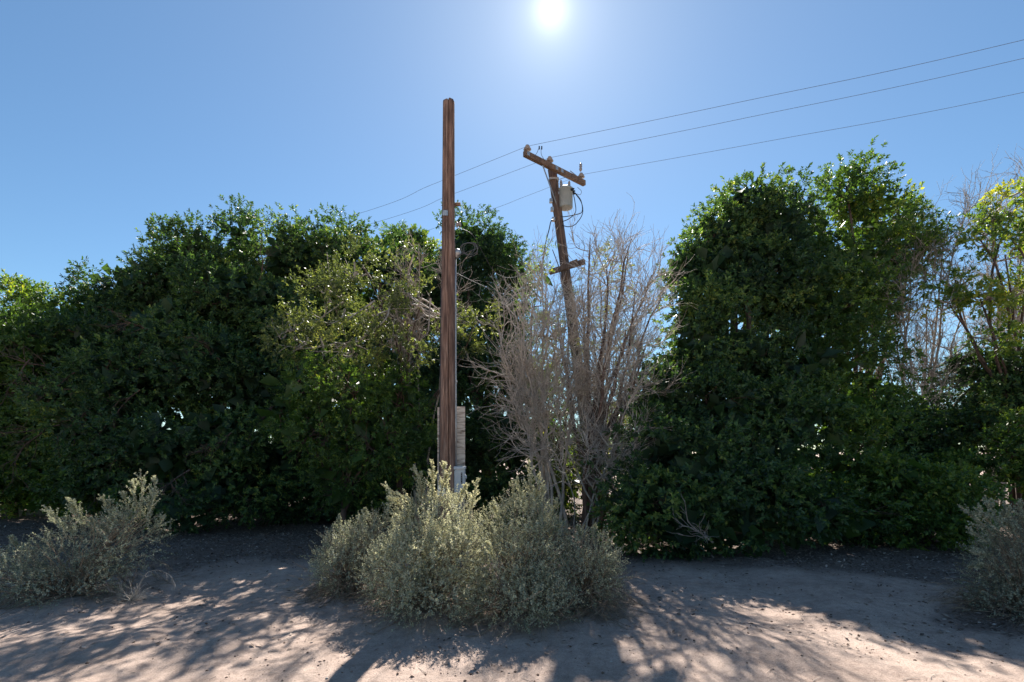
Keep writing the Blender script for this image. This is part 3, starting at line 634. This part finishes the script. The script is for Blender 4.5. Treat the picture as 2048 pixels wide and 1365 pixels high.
PD = 7.0
pb = on_ground(894.5, PD); ptop = W(897.5, 201, PD)
sp = thing('service_pole', 'bare brown wooden pole standing behind the saltbush with a plywood meter board', 'pole', pb)
def shaft(name, b0, t0, rb, rt, mat, parent, sides=128, rings=100, crack=True, seed=1):
    rng = np.random.default_rng(seed)
    b0 = np.asarray(b0, float) - [0, 0, 0.15]; t0 = np.asarray(t0, float)
    z = np.linspace(0, 1, rings); a = np.arange(sides) / sides * 2 * np.pi
    A, Z = np.meshgrid(a, z)
    rad = rb + (rt - rb) * Z
    H = np.linalg.norm(t0 - b0)
    rad = rad * (1 + 0.016 * (vnoise(A * 3.0, Z * 5, seed) - 0.5) + 0.014 * (vnoise(A * 14, Z * 22 * H / 6, seed + 1) - 0.5))
    if crack:
        for off, dep, wid, amp, zs in ((0.33, 0.34, 0.065, 0.10, 4), (-0.45, 0.06, 0.05, 0.35, 9), (0.75, 0.06, 0.05, 0.3, 7), (-1.0, 0.05, 0.05, 0.3, 6)):
            th = -np.pi / 2 + off * (1.0 - 0.95 * Z if off == 0.33 else 1) + amp * (vnoise(Z * zs, Z * 0 + 7, seed + int(abs(off) * 10)) - 0.5) + 0.03 * (vnoise(Z * 40, Z * 0 + 3, seed + 5) - 0.5)
            dd = (A - th + np.pi) % (2 * np.pi) - np.pi
            fade = np.clip(2.2 * vnoise(Z * 7 + off * 9, Z * 0, seed + 9) - (0.1 if off == 0.33 else 0.7), 0.25 if off == 0.33 else 0, 1)
            rad = rad * (1 - dep * fade * np.exp(-(dd / wid) ** 2))
    ax = (t0 - b0)
    V = np.stack([b0[0] + ax[0] * Z + rad * np.cos(A), b0[1] + ax[1] * Z + rad * np.sin(A), b0[2] + ax[2] * Z], -1)
    V[-1, :, 2] -= 0.012 + 0.03 * (vnoise(A[-1] * 3, A[-1] * 0, seed + 3)) 
    V = V.reshape(-1, 3)
    idx = np.arange(rings * sides).reshape(rings, sides); a0, b_ = idx[:-1], idx[1:]
    F = np.stack([a0, np.roll(a0, -1, 1), np.roll(b_, -1, 1), b_], -1).reshape(-1, 4)
    V = np.concatenate([V, [t0 + [0, 0, -0.01]]])
    top = np.stack([idx[-1], np.roll(idx[-1], -1), np.full(sides, len(V) - 1)], -1)
    return mesh_np(name, V, [F, top], mat, parent, smooth=False)
shaft('shaft', pb, ptop, 0.116, 0.081, M['pole'], sp)
def pole_x(z):  # axis x at height z
    return pb[0] + (ptop[0] - pb[0]) * z / ptop[2]
def px_at(px, D): return (px - CX) / FPX * D
def z_at(py, D): return CAMH + (HY - py) / FPX * D
# metal tag nailed on the front
zt = z_at(426, PD - 0.1)
tg = rbox('metal_tag', (px_at(890.5, PD - 0.1), PD - 0.099, zt), (0.075, 0.004, 0.075), M['galv'], sp, 0.001, seg=1)
for dx in (-0.03, 0.03): rbox('nail', (px_at(890.5, PD - 0.1) + dx, PD - 0.1025, zt + 0.03), (0.007, 0.004, 0.007), M['wire'], tg, 0.001, seg=1)
# wooden peg and knob on the right side
tube_part('peg', [(pole_x(5) + 0.08, PD + 0.03, z_at(408, PD)), (pole_x(5) + 0.165, PD + 0.03, z_at(406.5, PD))], 0.026, M['arm'], sp, 10)
kb = lathe('spool_insulator', [(0.02, 0), (0.035, 0.005), (0.035, 0.02), (0.022, 0.028), (0.022, 0.04), (0.035, 0.048), (0.035, 0.065), (0.018, 0.07)], (pole_x(4.6) + 0.105, PD + 0.03, z_at(448, PD)), (1, 0, 0.15), M['porcelain'], sp)
# conduit up the right-hand side with weatherhead
cxp = lambda z: pole_x(z) + 0.116 + (0.081 - 0.116) * z / 6.5 + 0.008
tube_part('conduit', [(cxp(z) - 0.012, PD + 0.075, z) for z in (1.25, 2, 3, 4, z_at(510, PD))], 0.018, M['galv'], sp, 12)
lathe('weatherhead', [(0.024, 0), (0.034, 0.02), (0.05, 0.05), (0.055, 0.085), (0.04, 0.115), (0.012, 0.13)], (cxp(4.4) + 0.004, PD + 0.05, z_at(514, PD)), (0.25, -0.15, 1), M['galv'], sp)
for z in (2.6, 3.6):
    rbox('strap', (cxp(z) - 0.03, PD + 0.075, z), (0.085, 0.045, 0.028), M['galv'], sp, 0.003)
# dark cable down the left-hand side
tube_part('side_cable', [(pole_x(z) - 0.116 + 0.0054 * z - 0.004, PD + 0.02, z) for z in np.linspace(0.3, 3.9, 12)], 0.011, M['black'], sp, 8)
# coil of cable by the weatherhead
cc = W(938, 498, PD)
coil = []
for i in range(80):
    a = i / 80 * 2 * math.pi * 3.2; rr = 0.085 + 0.02 * math.sin(i * 0.35)
    coil.append(cc + np.array([rr * math.cos(a) * 1.2, 0.05 * math.sin(a * 0.5), rr * math.sin(a)]))
coil = [W(915, 512, PD)] + coil
tube_part('cable_coil', coil, 0.004, M['wire'], sp, 6)
# backing board and meter box
m, n, l, b = new_mat('weathered_plywood')
tcn = n.new('ShaderNodeTexCoord'); mp = n.new('ShaderNodeMapping'); mp.inputs['Scale'].default_value = (4, 4, 26)
l.new(tcn.outputs['Object'], mp.inputs[0])
no = n.new('ShaderNodeTexNoise'); no.inputs['Scale'].default_value = 1.4; no.inputs['Detail'].default_value = 8; no.inputs['Distortion'].default_value = 0.9
l.new(mp.outputs[0], no.inputs['Vector'])
r = ramp(n, [(0.30, (0.16, 0.115, 0.085)), (0.42, (0.40, 0.32, 0.26)), (0.55, (0.60, 0.52, 0.44)), (0.75, (0.68, 0.61, 0.53))]); l.new(no.outputs[0], r.inputs[0])
l.new(r.outputs[0], b.inputs['Base Color']); b.inputs['Roughness'].default_value = 0.85
bp = n.new('ShaderNodeBump'); bp.inputs['Strength'].default_value = 0.4; bp.inputs['Distance'].default_value = 0.005
l.new(no.outputs[0], bp.inputs['Height']); l.new(bp.outputs[0], b.inputs['Normal'])
M['ply'] = m
BD = PD + 0.135
bx0, bx1 = px_at(880.5, BD), px_at(930, BD); zt = z_at(813.5, BD)
brd = rbox('plywood_board', ((bx0 + bx1) / 2, BD, (zt + 0.55) / 2), (bx1 - bx0, 0.022, zt - 0.55), M['ply'], sp, 0.002, seg=1)
rbox('board_batten', (px_at(877.2, BD), BD + 0.004, (zt - 0.012 + 0.55) / 2), (0.030, 0.04, zt - 0.012 - 0.55), M['ply'], sp, 0.003, seg=1)
MD = PD - 0.02
mx0, mx1 = px_at(903.5, MD), px_at(929.5, MD); mz1, mz0 = z_at(937, MD), z_at(987, MD)
mb = rbox('meter_box', ((mx0 + mx1) / 2, MD + 0.055, (mz0 + mz1) / 2), (mx1 - mx0, 0.14, mz1 - mz0), M['meter'], sp, 0.010)
rbox('hood', ((mx0 + mx1) / 2, MD + 0.048, mz1 + 0.004), (mx1 - mx0 + 0.018, 0.17, 0.045), M['meter'], mb, 0.012)
dr = rbox('door', ((mx0 + mx1) / 2 - 0.004, MD - 0.019, (mz0 + mz1) / 2 - 0.012), (mx1 - mx0 - 0.03, 0.008, mz1 - mz0 - 0.05), M['meter'], mb, 0.003)
lx = px_at(923.6, MD); lz = z_at(956.5, MD)
lb = rbox('label_strip', (lx, MD - 0.0245, lz), (0.022, 0.003, 0.155), M['black'], mb, 0.001, seg=1)
for i, (hh, ww) in enumerate([(0.016, 0.010), (0.010, 0.012), (0.016, 0.007), (0.012, 0.011), (0.014, 0.009), (0.010, 0.012)]):
    rbox('lettering', (lx, MD - 0.0266, lz + 0.060 - i * 0.024), (ww * 0.75, 0.0012, hh * 0.5), M['ink'], mb, 0)
lathe('side_knockout', [(0.034, 0), (0.034, 0.012), (0.026, 0.022), (0.01, 0.024)], (mx1 - 0.002, MD + 0.06, z_at(955, MD)), (1, 0, 0), M['meter'], mb)
tube_part('conduit_stub', [((mx0 + mx1) / 2, MD + 0.06, mz0 + 0.01), ((mx0 + mx1) / 2, MD + 0.06, 0.02)], 0.024, M['galv'], sp, 12)
rbox('junction_box', (px_at(886, MD), PD - 0.15, z_at(980, MD)), (0.10, 0.08, 0.14), M['meter'], sp, 0.008)

# leaning utility pole
UD = 13.4
ub = on_ground(1196, UD); ut = W(1104, 338, UD + 0.05)
up_ = thing('utility_pole', 'leaning wooden utility pole with crossarm and grey transformer rising behind the dead trees', 'utility pole', ub)
shaft('shaft', ub, ut, 0.165, 0.115, M['pole2'], up_, 40, 60, False, 7)
def uax(z): return ub + (ut - ub) * (z / ut[2])
aL, aR = W(1048.5, 313, 12.5), W(1167.5, 372, 13.95)
aL = aL + [0, -0.12, 0]; aR = aR + [0, -0.12, 0]
armd = norm(aR - aL); armlen = float(np.linalg.norm(aR - aL))
from mathutils import Matrix
def arm_rot(d):
    xq = Vector(d).normalized(); zq = Vector((0, 0, 1)); yq = zq.cross(xq).normalized(); zq = xq.cross(yq)
    return Matrix((xq, yq, zq)).transposed().to_4x4()
AR = arm_rot(armd)
mid = (aL + aR) / 2
rbox('crossarm', mid, (armlen, 0.105, 0.135), M['arm'], up_, 0.008, AR)
perp = norm(np.cross([0, 0, 1.0], armd))   # horizontal normal of the arm
# flat brace
def bar(name, a, b_, wdt, th, mat, parent):
    a = np.asarray(a); b_ = np.asarray(b_); d = b_ - a
    return rbox(name, (a + b_) / 2, (float(np.linalg.norm(d)), th, wdt), mat, parent, 0.002, arm_rot(d), 1)
jx = uax(ut[2] - 0.15)
bar('brace', aL + armd * armlen * 0.27 - perp * 0.02 + [0, 0, -0.07], uax(ut[2] - 1.05) + [-0.02, -0.14, 0], 0.05, 0.012, M['galv'], up_)
rbox('pole_cap_band', uax(ut[2] - 0.32) + [0, 0, 0], (0.27, 0.27, 0.05), M['galv'], up_, 0.05)
# pin insulators
ins = []
def pin_insulator(p, s=1.0):
    prof = [(0.014, 0.0), (0.014, 0.07), (0.055, 0.072), (0.088, 0.085), (0.085, 0.105), (0.05, 0.125), (0.045, 0.14), (0.068, 0.15), (0.062, 0.175), (0.035, 0.185), (0.034, 0.20), (0.045, 0.21), (0.04, 0.235), (0.012, 0.245)]
    lathe('insulator', [(r_ * s * 1.12, h * s * 0.72) for r_, h in prof], p, (0, 0, 1), M['porcelain'], up_)
    q = np.array(p) + [0, 0, 0.15 * s]; ins.append(q); return q
top = np.array([0, 0, 0.066])
pin_insulator(aL + armd * 0.10 + top)
pin_insulator(aL + armd * armlen * 0.395 + top)
pin_insulator(aL + armd * (armlen - 0.13) + top)
# cut-out fuse standing next to the last insulator
f0 = aL + armd * (armlen - 0.16) + top
lathe('fuse_cutout', [(0.02, 0), (0.045, 0.06), (0.03, 0.10), (0.045, 0.14), (0.03, 0.16), (0.042, 0.19), (0.02, 0.22)], f0 + [0, -0.02, 0.20], (0.02, 0, 1), M['porcelain'], up_, 12)
bar('cutout_bracket', f0 + [-0.02, 0, 0.02], f0 + armd * -0.42 + [0, -0.05, 0.05], 0.03, 0.012, M['galv'], up_)
for tpos in (0.02, 0.47, 0.56):
    rbox('bolt_plate', aL + armd * armlen * (tpos + 0.02) - perp * 0.057, (0.09, 0.012, 0.09), M['galv'], up_, 0.004, AR, 1)
# transformer hung on the right-hand side
TD = 13.4
tcx, ttop, tbot = W(1131.5, 378, TD), z_at(378, TD), z_at(417, TD)
tr = lathe('transformer', [(0.10, 0), (0.178, 0.004), (0.186, 0.02), (0.186, ttop - tbot - 0.06), (0.205, ttop - tbot - 0.055), (0.205, ttop - tbot - 0.02), (0.15, ttop - tbot + 0.03), (0.05, ttop - tbot + 0.045)], (tcx[0], TD, tbot), (0, 0, 1), M['tank'], up_, 32)
for dx, dy in ((-0.12, -0.06), (0.08, -0.02)):
    lathe('bushing', [(0.035, 0), (0.05, 0.03), (0.03, 0.05), (0.045, 0.08), (0.028, 0.10), (0.036, 0.13), (0.015, 0.19)], (tcx[0] + dx, TD + dy, ttop + 0.01), (dx * 0.8, dy, 1), M['porcelain'], tr, 12)
for k in range(3):
    lathe('secondary_terminal', [(0.03, 0), (0.03, 0.05), (0.016, 0.09)], (tcx[0] + 0.13 + 0.03 * k, TD - 0.14 + 0.09 * k, ttop - 0.10), (1, -0.6 + 0.5 * k, 0.1), M['black'], tr, 8)
for py in (388, 408):
    z = z_at(py, TD); a_ = uax(z)
    rbox('hanger', ((a_[0] + tcx[0] - 0.12) / 2, TD, z), (tcx[0] - 0.10 - a_[0], 0.10, 0.07), M['galv'], tr, 0.006)
# cables looping from the transformer back to the pole
def ub_px(px, py, D=13.2): return W(px, py, D)
for pts in ([(1146, 385), (1150, 405), (1151, 425), (1138, 438), (1124, 444)], [(1150, 386), (1162, 402), (1164, 424), (1150, 430), (1128, 434), (1122, 432)], [(1151, 388), (1163, 406), (1165, 428), (1152, 448), (1138, 454), (1124, 451)]):
    tube_part('jumper_cable', spline([ub_px(*p) for p in pts], 24), 0.011, M['black'], up_, 6)
tube_part('tap_wire', spline([ub_px(1153, 388), ub_px(1160, 390), ub_px(1163, 383), ub_px(1155, 375)], 16), 0.006, M['wire'], up_, 5)
tube_part('tap_wire', spline([ub_px(1117, 372), ub_px(1117, 361), ub_px(1125, 357), ub_px(1150, 350)], 16), 0.006, M['wire'], up_, 5)
# riser strip and clamps on the shaft
for off, r_ in ((-0.02, 0.022),):
    P = [uax(z) + [off, -0.155, 0] for z in np.linspace(3.0, ut[2] - 0.7, 10)]
    tube_part('ground_wire_moulding', P, r_, M['arm'], up_, 8)
for py in (403, 420, 440):
    z = z_at(py, UD); a_ = uax(z)
    rbox('clamp', (a_[0] - 0.15, UD - 0.02, z), (0.09, 0.10, 0.10), M['galv'], up_, 0.01)
# lower wooden arm half hidden by the twigs
lo0, lo1 = W(1098, 549, 13.3), W(1168, 528, 12.9)
lo0[1] -= 0.15; lo1[1] -= 0.15
bar('lower_crossarm', lo0, lo1, 0.12, 0.10, M['pole2'], up_)
bar('lower_crossarm_block', W(1140, 530, 12.95), W(1156, 524, 12.9), 0.10, 0.16, M['arm'], up_)

# ------------------------------------------------------------------ wires
def wire(name, label, pts, r=0.0040, mat='wire', cat='power line', group=None, nseg=40):
    if isinstance(pts[0], list):   # spans meeting at an insulator
        P = np.concatenate([spline(q, nseg // 2)[(1 if i else 0):] for i, q in enumerate(pts)])
    else: P = spline([np.asarray(p, float) for p in pts], nseg)
    c = P[len(P) // 2]
    Pn = P[None]; V, F = tubes(Pn, taper(1, len(P), r, r), 5)
    o = mesh_np(name, V, F, M[mat], origin=c, smooth=True)
    o['label'] = label; o['category'] = cat
    if group: o['group'] = group
    return o
def line(label, p, left, right):
    """overhead conductor through insulator p; left and right are photo points with depths"""
    L_, R_ = W(*left), W(*right)
    l2 = p + (L_ - p) * 3.2; l2[2] = L_[2] + (L_[2] - p[2]) * 0.8
    r2 = R_ + (R_ - p) * 1.0; r2[2] = R_[2] + 0.25
    m1 = (p + R_) / 2 + [0, 0, -0.03]; m0 = (p + L_) / 2 + [0, 0, -0.02]
    wire('power_line', label, [[l2, L_, m0, p], [p, m1, R_, r2]], group='overhead power lines', nseg=60)
line('topmost overhead wire, carried by the left end of the crossarm', ins[0], (700, 433, 14.5), (2048, 80, 8.97))
line('middle overhead wire, carried by the crossarm insulator nearest the pole top', ins[1], (735, 450, 15.2), (2048, 117, 9.5))
line('lowest overhead wire, carried by the right end of the crossarm', ins[2] + [0, 0, -0.02], (945, 432, 15.6), (2048, 185, 10.3))
# hot-line clamps and drop leads on the topmost wire
for px in (1078.5, 1083.5):
    q = W(px, 296, 12.2); rbox('line_clamp', q, (0.03, 0.03, 0.075), M['black'], up_, 0.006)
tube_part('drop_lead', spline([W(1077, 298, 12.2), W(1074, 306, 12.3), W(1068, 314, 12.5)], 14), 0.006, M['wire'], up_, 5)
tube_part('drop_lead', spline([W(1082, 298, 12.2), W(1083, 310, 12.4), W(1090, 322, 12.8)], 14), 0.006, M['wire'], up_, 5)
wire('service_cable', 'short black cable dropping from the leaning pole into the leaves', [W(1107, 439, 13.2), W(1102, 443, 13.1), W(1098, 460, 12.9), W(1091, 488, 12.6), W(1084, 540, 12.2)], 0.014, 'black', 'cable')
wire('slack_cable', 'thin grey cable sagging from the brown pole across the dark tree', [W(914, 455, 7.05), W(945, 470, 8), W(968, 510, 9.2), W(990, 545, 10.2), W(1020, 556, 11.2), W(1050, 545, 12), W(1075, 520, 12.8), W(1112, 470, 13.3)], 0.004, 'wire', 'cable')
wire('guy_wire', 'thin wire slanting down behind the pole into the dark tree', [W(912, 546, 7.05), W(950, 565, 8.4), W(1010, 592, 10.6), W(1060, 630, 11.6)], 0.0035, 'wire', 'wire')

# ------------------------------------------------------------------ saltbushes
def spike_shoots(rng, base, d, L, nside=15):
    """upright flowering spike: a leader with side shoots; returns shoot arrays"""
    N = len(base)
    P = grow(rng, base, d, L, 7, 0.05, (0, 0, 0.04))
    p, dd, u = sprout(rng, P, nside, 0.05, 0.92, 0.75, 0.15)
    dd = norm(dd + [0, 0, 0.3])
    sl = np.repeat(L, nside) * 0.42 * (1.1 - u * 0.85) * rng.uniform(0.7, 1.15, len(p))
    segs = P[:, :-1].reshape(-1, 3); sd = (P[:, 1:] - P[:, :-1]).reshape(-1, 3); ln = np.linalg.norm(sd, axis=-1)
    return P, np.concatenate([segs, p]), norm(np.concatenate([sd, dd])), np.concatenate([ln, sl])
def saltbush(label, seed, base, lobes, spikes, mat='salt', shoots=560, tone=0.45, low=190, group='saltbushes by the path', cat='shrub'):
    rng = np.random.default_rng(seed)
    t = thing('saltbush', label, cat, base, group); base = np.asarray(base, float)
    L = np.array([lobe(*q) for q in lobes]); B, D_, Ln, T = [], [], [], []
    for k in range(len(L)):
        c, r = L[k, :3], L[k, 3:]
        n_ = int(shoots * 4 * (r[0] * r[2] + r[0] * r[1] + r[1] * r[2]) / 3 / 0.55)
        d = norm(rng.normal(0, 1, (n_, 3)) + [0, -0.1, 0.25])
        p = c + r * d * rng.uniform(0.45, 1.0, (n_, 1)) ** 0.6
        k2 = p[:, 2] > 0.04; d, p = d[k2], p[k2]
        # clumpy gaps
        g = vnoise(p[:, 0] * 5.0 + seed, p[:, 2] * 5.0 + p[:, 1] * 3, 31); kk = rng.uniform(0, 1, len(p)) < 0.35 + 1.1 * g; d, p, g = d[kk], p[kk], g[kk]
        out = norm(d / r * [1, 1, 0.8])
        hgt = np.clip((p[:, 2] - c[2]) / r[2], -1, 1)
        B.append(p); D_.append(norm(out * 0.55 + np.stack([0 * hgt, 0 * hgt, 0.25 + 0.45 * hgt], -1) + rng.normal(0, 0.38, p.shape)))
        Ln.append(rng.uniform(0.08, 0.19, len(p))); T.append(tone + rng.normal(0, 0.10, len(p)) + (g - 0.5) * 0.3)
    if spikes:
        sb = np.array([W(a, b_, c) for a, b_, c, *_ in spikes]); st_ = np.array([W(q[3], q[4], q[2] + (q[5] if len(q) > 5 else 0)) for q in spikes])
        Lk = np.linalg.norm(st_ - sb, axis=-1)
        Ps, b2, d2, l2 = spike_shoots(rng, sb, norm(st_ - sb), Lk)
        SV = leaves(rng, b2, d2, l2, 24, 0.021, 0.013, a0=1.3, a1=0.8, tone=np.full(len(b2), tone + 0.2), droop=0.0, start=0.0, jit=0.4)
        cx_ = L[:, :3].mean(0)
        Pb = np.stack([np.stack([base * 0.4 + cx_ * 0.6] * len(sb)) * (1 - q) + sb * q for q in np.linspace(0, 1, 5)], 1)
        Pb[:, 1:-1] += rng.normal(0, 0.015, Pb[:, 1:-1].shape)
    B = np.concatenate(B); D_ = np.concatenate(D_); Ln = np.concatenate(Ln); T = np.concatenate(T)
    V, F, tn = leaves(rng, B, D_, Ln, 16, 0.0195, 0.012, a0=1.35, a1=0.9, tone=T, droop=0.0, start=0.0, jit=0.45)
    if spikes: F = np.concatenate([F, SV[1] + len(V)]); V = np.concatenate([V, SV[0]]); tn = np.concatenate([tn, SV[2]])
    STAT['leaf'] += len(F) // 2
    mesh_np('foliage', V, F, M[mat], t, tone=tn)
    # woody stems from the root, shoot axes, and the dry lower skirt
    pick = rng.choice(len(B), min(len(B), 500), replace=False)
    Pst = np.stack([B[pick], B[pick] + D_[pick] * Ln[pick][:, None] * 0.5, B[pick] + D_[pick] * Ln[pick][:, None]], 1)
    parts = [tubes(Pst, taper(len(Pst), 3, 0.0026, 0.0015), 3)]
    e = rng.choice(len(B), min(len(B), 160), replace=False); E = B[e]
    q = np.linspace(0, 1, 6)[None, :, None]; md = base * 0.5 + E * 0.5 + [0, 0, 0.05]
    s0 = np.broadcast_to(base, E.shape) + rng.normal(0, 0.05, E.shape) * [1, 1, 0]
    Pm = s0[:, None] * (1 - q) ** 2 + 2 * md[:, None] * q * (1 - q) + E[:, None] * q ** 2
    Pm[:, 1:-1] += rng.normal(0, 0.012, Pm[:, 1:-1].shape); parts.append(tubes(Pm, taper(len(Pm), 6, 0.009, 0.003), 4))
    if spikes: parts += [tubes(Ps, taper(len(Ps), 7, 0.005, 0.002), 4), tubes(Pb, taper(len(Pb), 5, 0.007, 0.005), 4)]
    mesh_np('stems', *join(parts), M['dry'], t)
    k = rng.integers(0, len(L), low); c = L[k, :3].copy(); r = L[k, 3:]
    a = rng.uniform(0, 2 * np.pi, low); s0 = np.stack([c[:, 0] + r[:, 0] * np.cos(a) * 0.6, c[:, 1] + r[:, 1] * np.sin(a) * 0.6, rng.uniform(0.05, 0.45, low) * np.minimum(c[:, 2] + 0.2, 0.7)], -1)
    dd = np.stack([np.cos(a), np.sin(a), rng.normal(0.05, 0.35, low)], -1)
    P = grow(rng, s0, dd, rng.uniform(0.2, 0.5, low), 6, 0.16, (0, 0, -0.10)); P[..., 2] = np.maximum(P[..., 2], gz(P[..., 0], P[..., 1]) + 0.006)
    p2, d2, _ = sprout(rng, P, 3, 0.2, 1.0, 0.6); P2 = grow(rng, p2, d2, rng.uniform(0.06, 0.2, len(p2)), 4, 0.2, (0, 0, -0.05)); P2[..., 2] = np.maximum(P2[..., 2], gz(P2[..., 0], P2[..., 1]) + 0.004)
    mesh_np('dry_twigs', *join([tubes(P, taper(len(P), 6, 0.0038, 0.002), 3), tubes(P2, taper(len(P2), 4, 0.002, 0.0012), 3)]), M['dry'], t)
    return t
# middle clump: four bushes
saltbush('grey green saltbush low at the left of the middle clump, partly in shade', 301, on_ground(700, 5.6), [
    (695, 1120, 5.7, 62, 60, 0.42), (745, 1095, 5.75, 50, 62, 0.40), (675, 1150, 5.55, 40, 40, 0.3)],
    [(680, 1060, 5.7, 676, 1030), (725, 1050, 5.8, 728, 1015), (775, 1040, 5.9, 772, 985), (700, 1075, 5.7, 660, 1060)], mat='salt_shaded', tone=0.42)
saltbush('tallest pale saltbush of the middle clump, directly in front of the brown pole', 302, on_ground(855, 5.2), [
    (870, 1050, 5.45, 85, 62, 0.48), (850, 1130, 5.15, 105, 85, 0.55), (800, 1150, 5.0, 70, 70, 0.45), (920, 1130, 5.1, 70, 85, 0.45), (860, 1195, 4.85, 110, 55, 0.45)],
    [(855, 1010, 5.5, 826, 930), (870, 1000, 5.4, 872, 920), (895, 1000, 5.4, 893, 922), (835, 1010, 5.6, 765, 965), (830, 1030, 5.6, 772, 998), (845, 1000, 5.5, 830, 945), (915, 1010, 5.4, 935, 968), (940, 1030, 5.3, 950, 955), (880, 990, 5.4, 905, 935), (825, 1045, 5.6, 785, 1025)], tone=0.50)
saltbush('wide saltbush right of centre in the middle clump with tall pointed spikes', 303, on_ground(1040, 5.1), [
    (1040, 1060, 5.4, 75, 62, 0.48), (1020, 1140, 5.1, 90, 80, 0.52), (1090, 1110, 5.3, 55, 75, 0.42), (1030, 1200, 4.8, 95, 55, 0.42), (1090, 1195, 4.9, 60, 55, 0.4)],
    [(1058, 1020, 5.4, 1062, 922), (1030, 1030, 5.4, 1014, 964), (1045, 1015, 5.5, 1041, 952), (1075, 1020, 5.4, 1090, 968), (1102, 1050, 5.3, 1110, 990), (1000, 1045, 5.4, 985, 1005), (1015, 1115, 4.7, 1002, 1105), (995, 1130, 4.6, 970, 1085), (1070, 1010, 5.4, 1076, 945), (1095, 1070, 5.2, 1128, 1050)], tone=0.44)
saltbush('small round saltbush at the right end of the middle clump', 304, on_ground(1175, 5.2), [
    (1175, 1120, 5.25, 60, 55, 0.38), (1160, 1160, 5.1, 65, 45, 0.36), (1205, 1150, 5.2, 35, 40, 0.3)],
    [(1165, 1075, 5.3, 1152, 1052), (1185, 1075, 5.3, 1190, 1048), (1205, 1100, 5.2, 1222, 1085), (1140, 1085, 5.3, 1130, 1060)], tone=0.44)
saltbush('grey saltbush in the shade at the left edge with two feathery plumes', 305, on_ground(150, 5.6), [
    (70, 1140, 5.6, 90, 45, 0.5), (170, 1110, 5.7, 85, 62, 0.5), (265, 1085, 5.8, 60, 62, 0.45), (130, 1175, 5.4, 110, 35, 0.4), (20, 1175, 5.4, 80, 38, 0.4)],
    [(150, 1070, 5.7, 75, 1015), (185, 1060, 5.7, 120, 1005), (255, 1050, 5.8, 200, 990), (280, 1040, 5.8, 290, 936), (300, 1030, 5.8, 322, 955), (265, 1040, 5.8, 240, 985), (295, 1070, 5.8, 335, 1035), (170, 1055, 5.7, 140, 1002), (190, 1070, 5.7, 185, 1035), (165, 1075, 5.6, 85, 1040), (275, 1035, 5.75, 268, 960), (290, 1045, 5.75, 312, 975), (240, 1050, 5.8, 205, 1012), (215, 1060, 5.8, 225, 1000), (60, 1110, 5.6, 20, 1075)], mat='salt_shaded', tone=0.38, shoots=400)
saltbush('grey saltbush with arching plumes cut by the right edge of the photo', 306, on_ground(2060, 4.9), [
    (2020, 1150, 4.95, 65, 75, 0.45), (2080, 1120, 5.0, 90, 95, 0.5), (2040, 1215, 4.8, 75, 45, 0.4), (2120, 1190, 4.9, 90, 70, 0.45)],
    [(2000, 1080, 5.0, 1915, 1025), (2010, 1060, 5.0, 1965, 1000), (2020, 1050, 5.0, 2005, 1005), (1985, 1110, 4.9, 1935, 1110), (2030, 1070, 5.0, 2000, 1030), (2045, 1050, 5.0, 2048, 1000), (1995, 1095, 4.95, 1930, 1060), (2005, 1075, 5.0, 1940, 1005), (1975, 1130, 4.9, 1940, 1140)], mat='salt_shaded', tone=0.26)  # low tone puts this bush's shade into its leaf colour
# dry weed beside the left saltbush
rng = np.random.default_rng(401)
wb = on_ground(262, 5.35)
wd = thing('dry_weed', 'small bleached dry weed with an arching stem beside the left saltbush', 'weed', wb)
n_ = 46; a = rng.uniform(0, 6.28, n_)
P = grow(rng, np.repeat(wb[None], n_, 0), np.stack([np.cos(a), np.sin(a) * 0.7, rng.uniform(0.3, 1.6, n_)], -1), rng.uniform(0.1, 0.32, n_), 7, 0.12, (0, 0, -0.10))
P[..., 2] = np.maximum(P[..., 2], gz(P[..., 0], P[..., 1]) + 0.004)
parts = [tubes(P, taper(n_, 7, 0.003, 0.0014), 3)]
p2, d2, _ = sprout(rng, P, 5, 0.3, 1, 0.6); P2 = grow(rng, p2, d2, rng.uniform(0.03, 0.09, len(p2)), 3, 0.2)
parts.append(tubes(P2, taper(len(P2), 3, 0.0018, 0.001), 3))
arch = spline([wb + [0.02, 0, 0.02], W(290, 1150, 5.3), W(318, 1141, 5.3), W(340, 1152, 5.3), W(352, 1172, 5.25)], 16)[None]
mesh_np('stems', *join(parts), M['dead_pale'], wd)
ap, ad, _ = sprout(rng, arch, 26, 0.3, 1, 0.9); ad = norm(ad + [0, 0, -0.8]); PA = grow(rng, ap, ad, rng.uniform(0.03, 0.10, len(ap)), 4, 0.1, (0, 0, -0.2))
mesh_np('arching_stem', *join([tubes(arch, taper(1, arch.shape[1], 0.003, 0.0015), 4), tubes(PA, taper(len(PA), 4, 0.0015, 0.001), 3)]), M['dead_pale'], wd)
tot = sum(len(o.data.polygons) for o in scene.objects if o.type == 'MESH')
print('leaves', STAT, 'polys', tot)
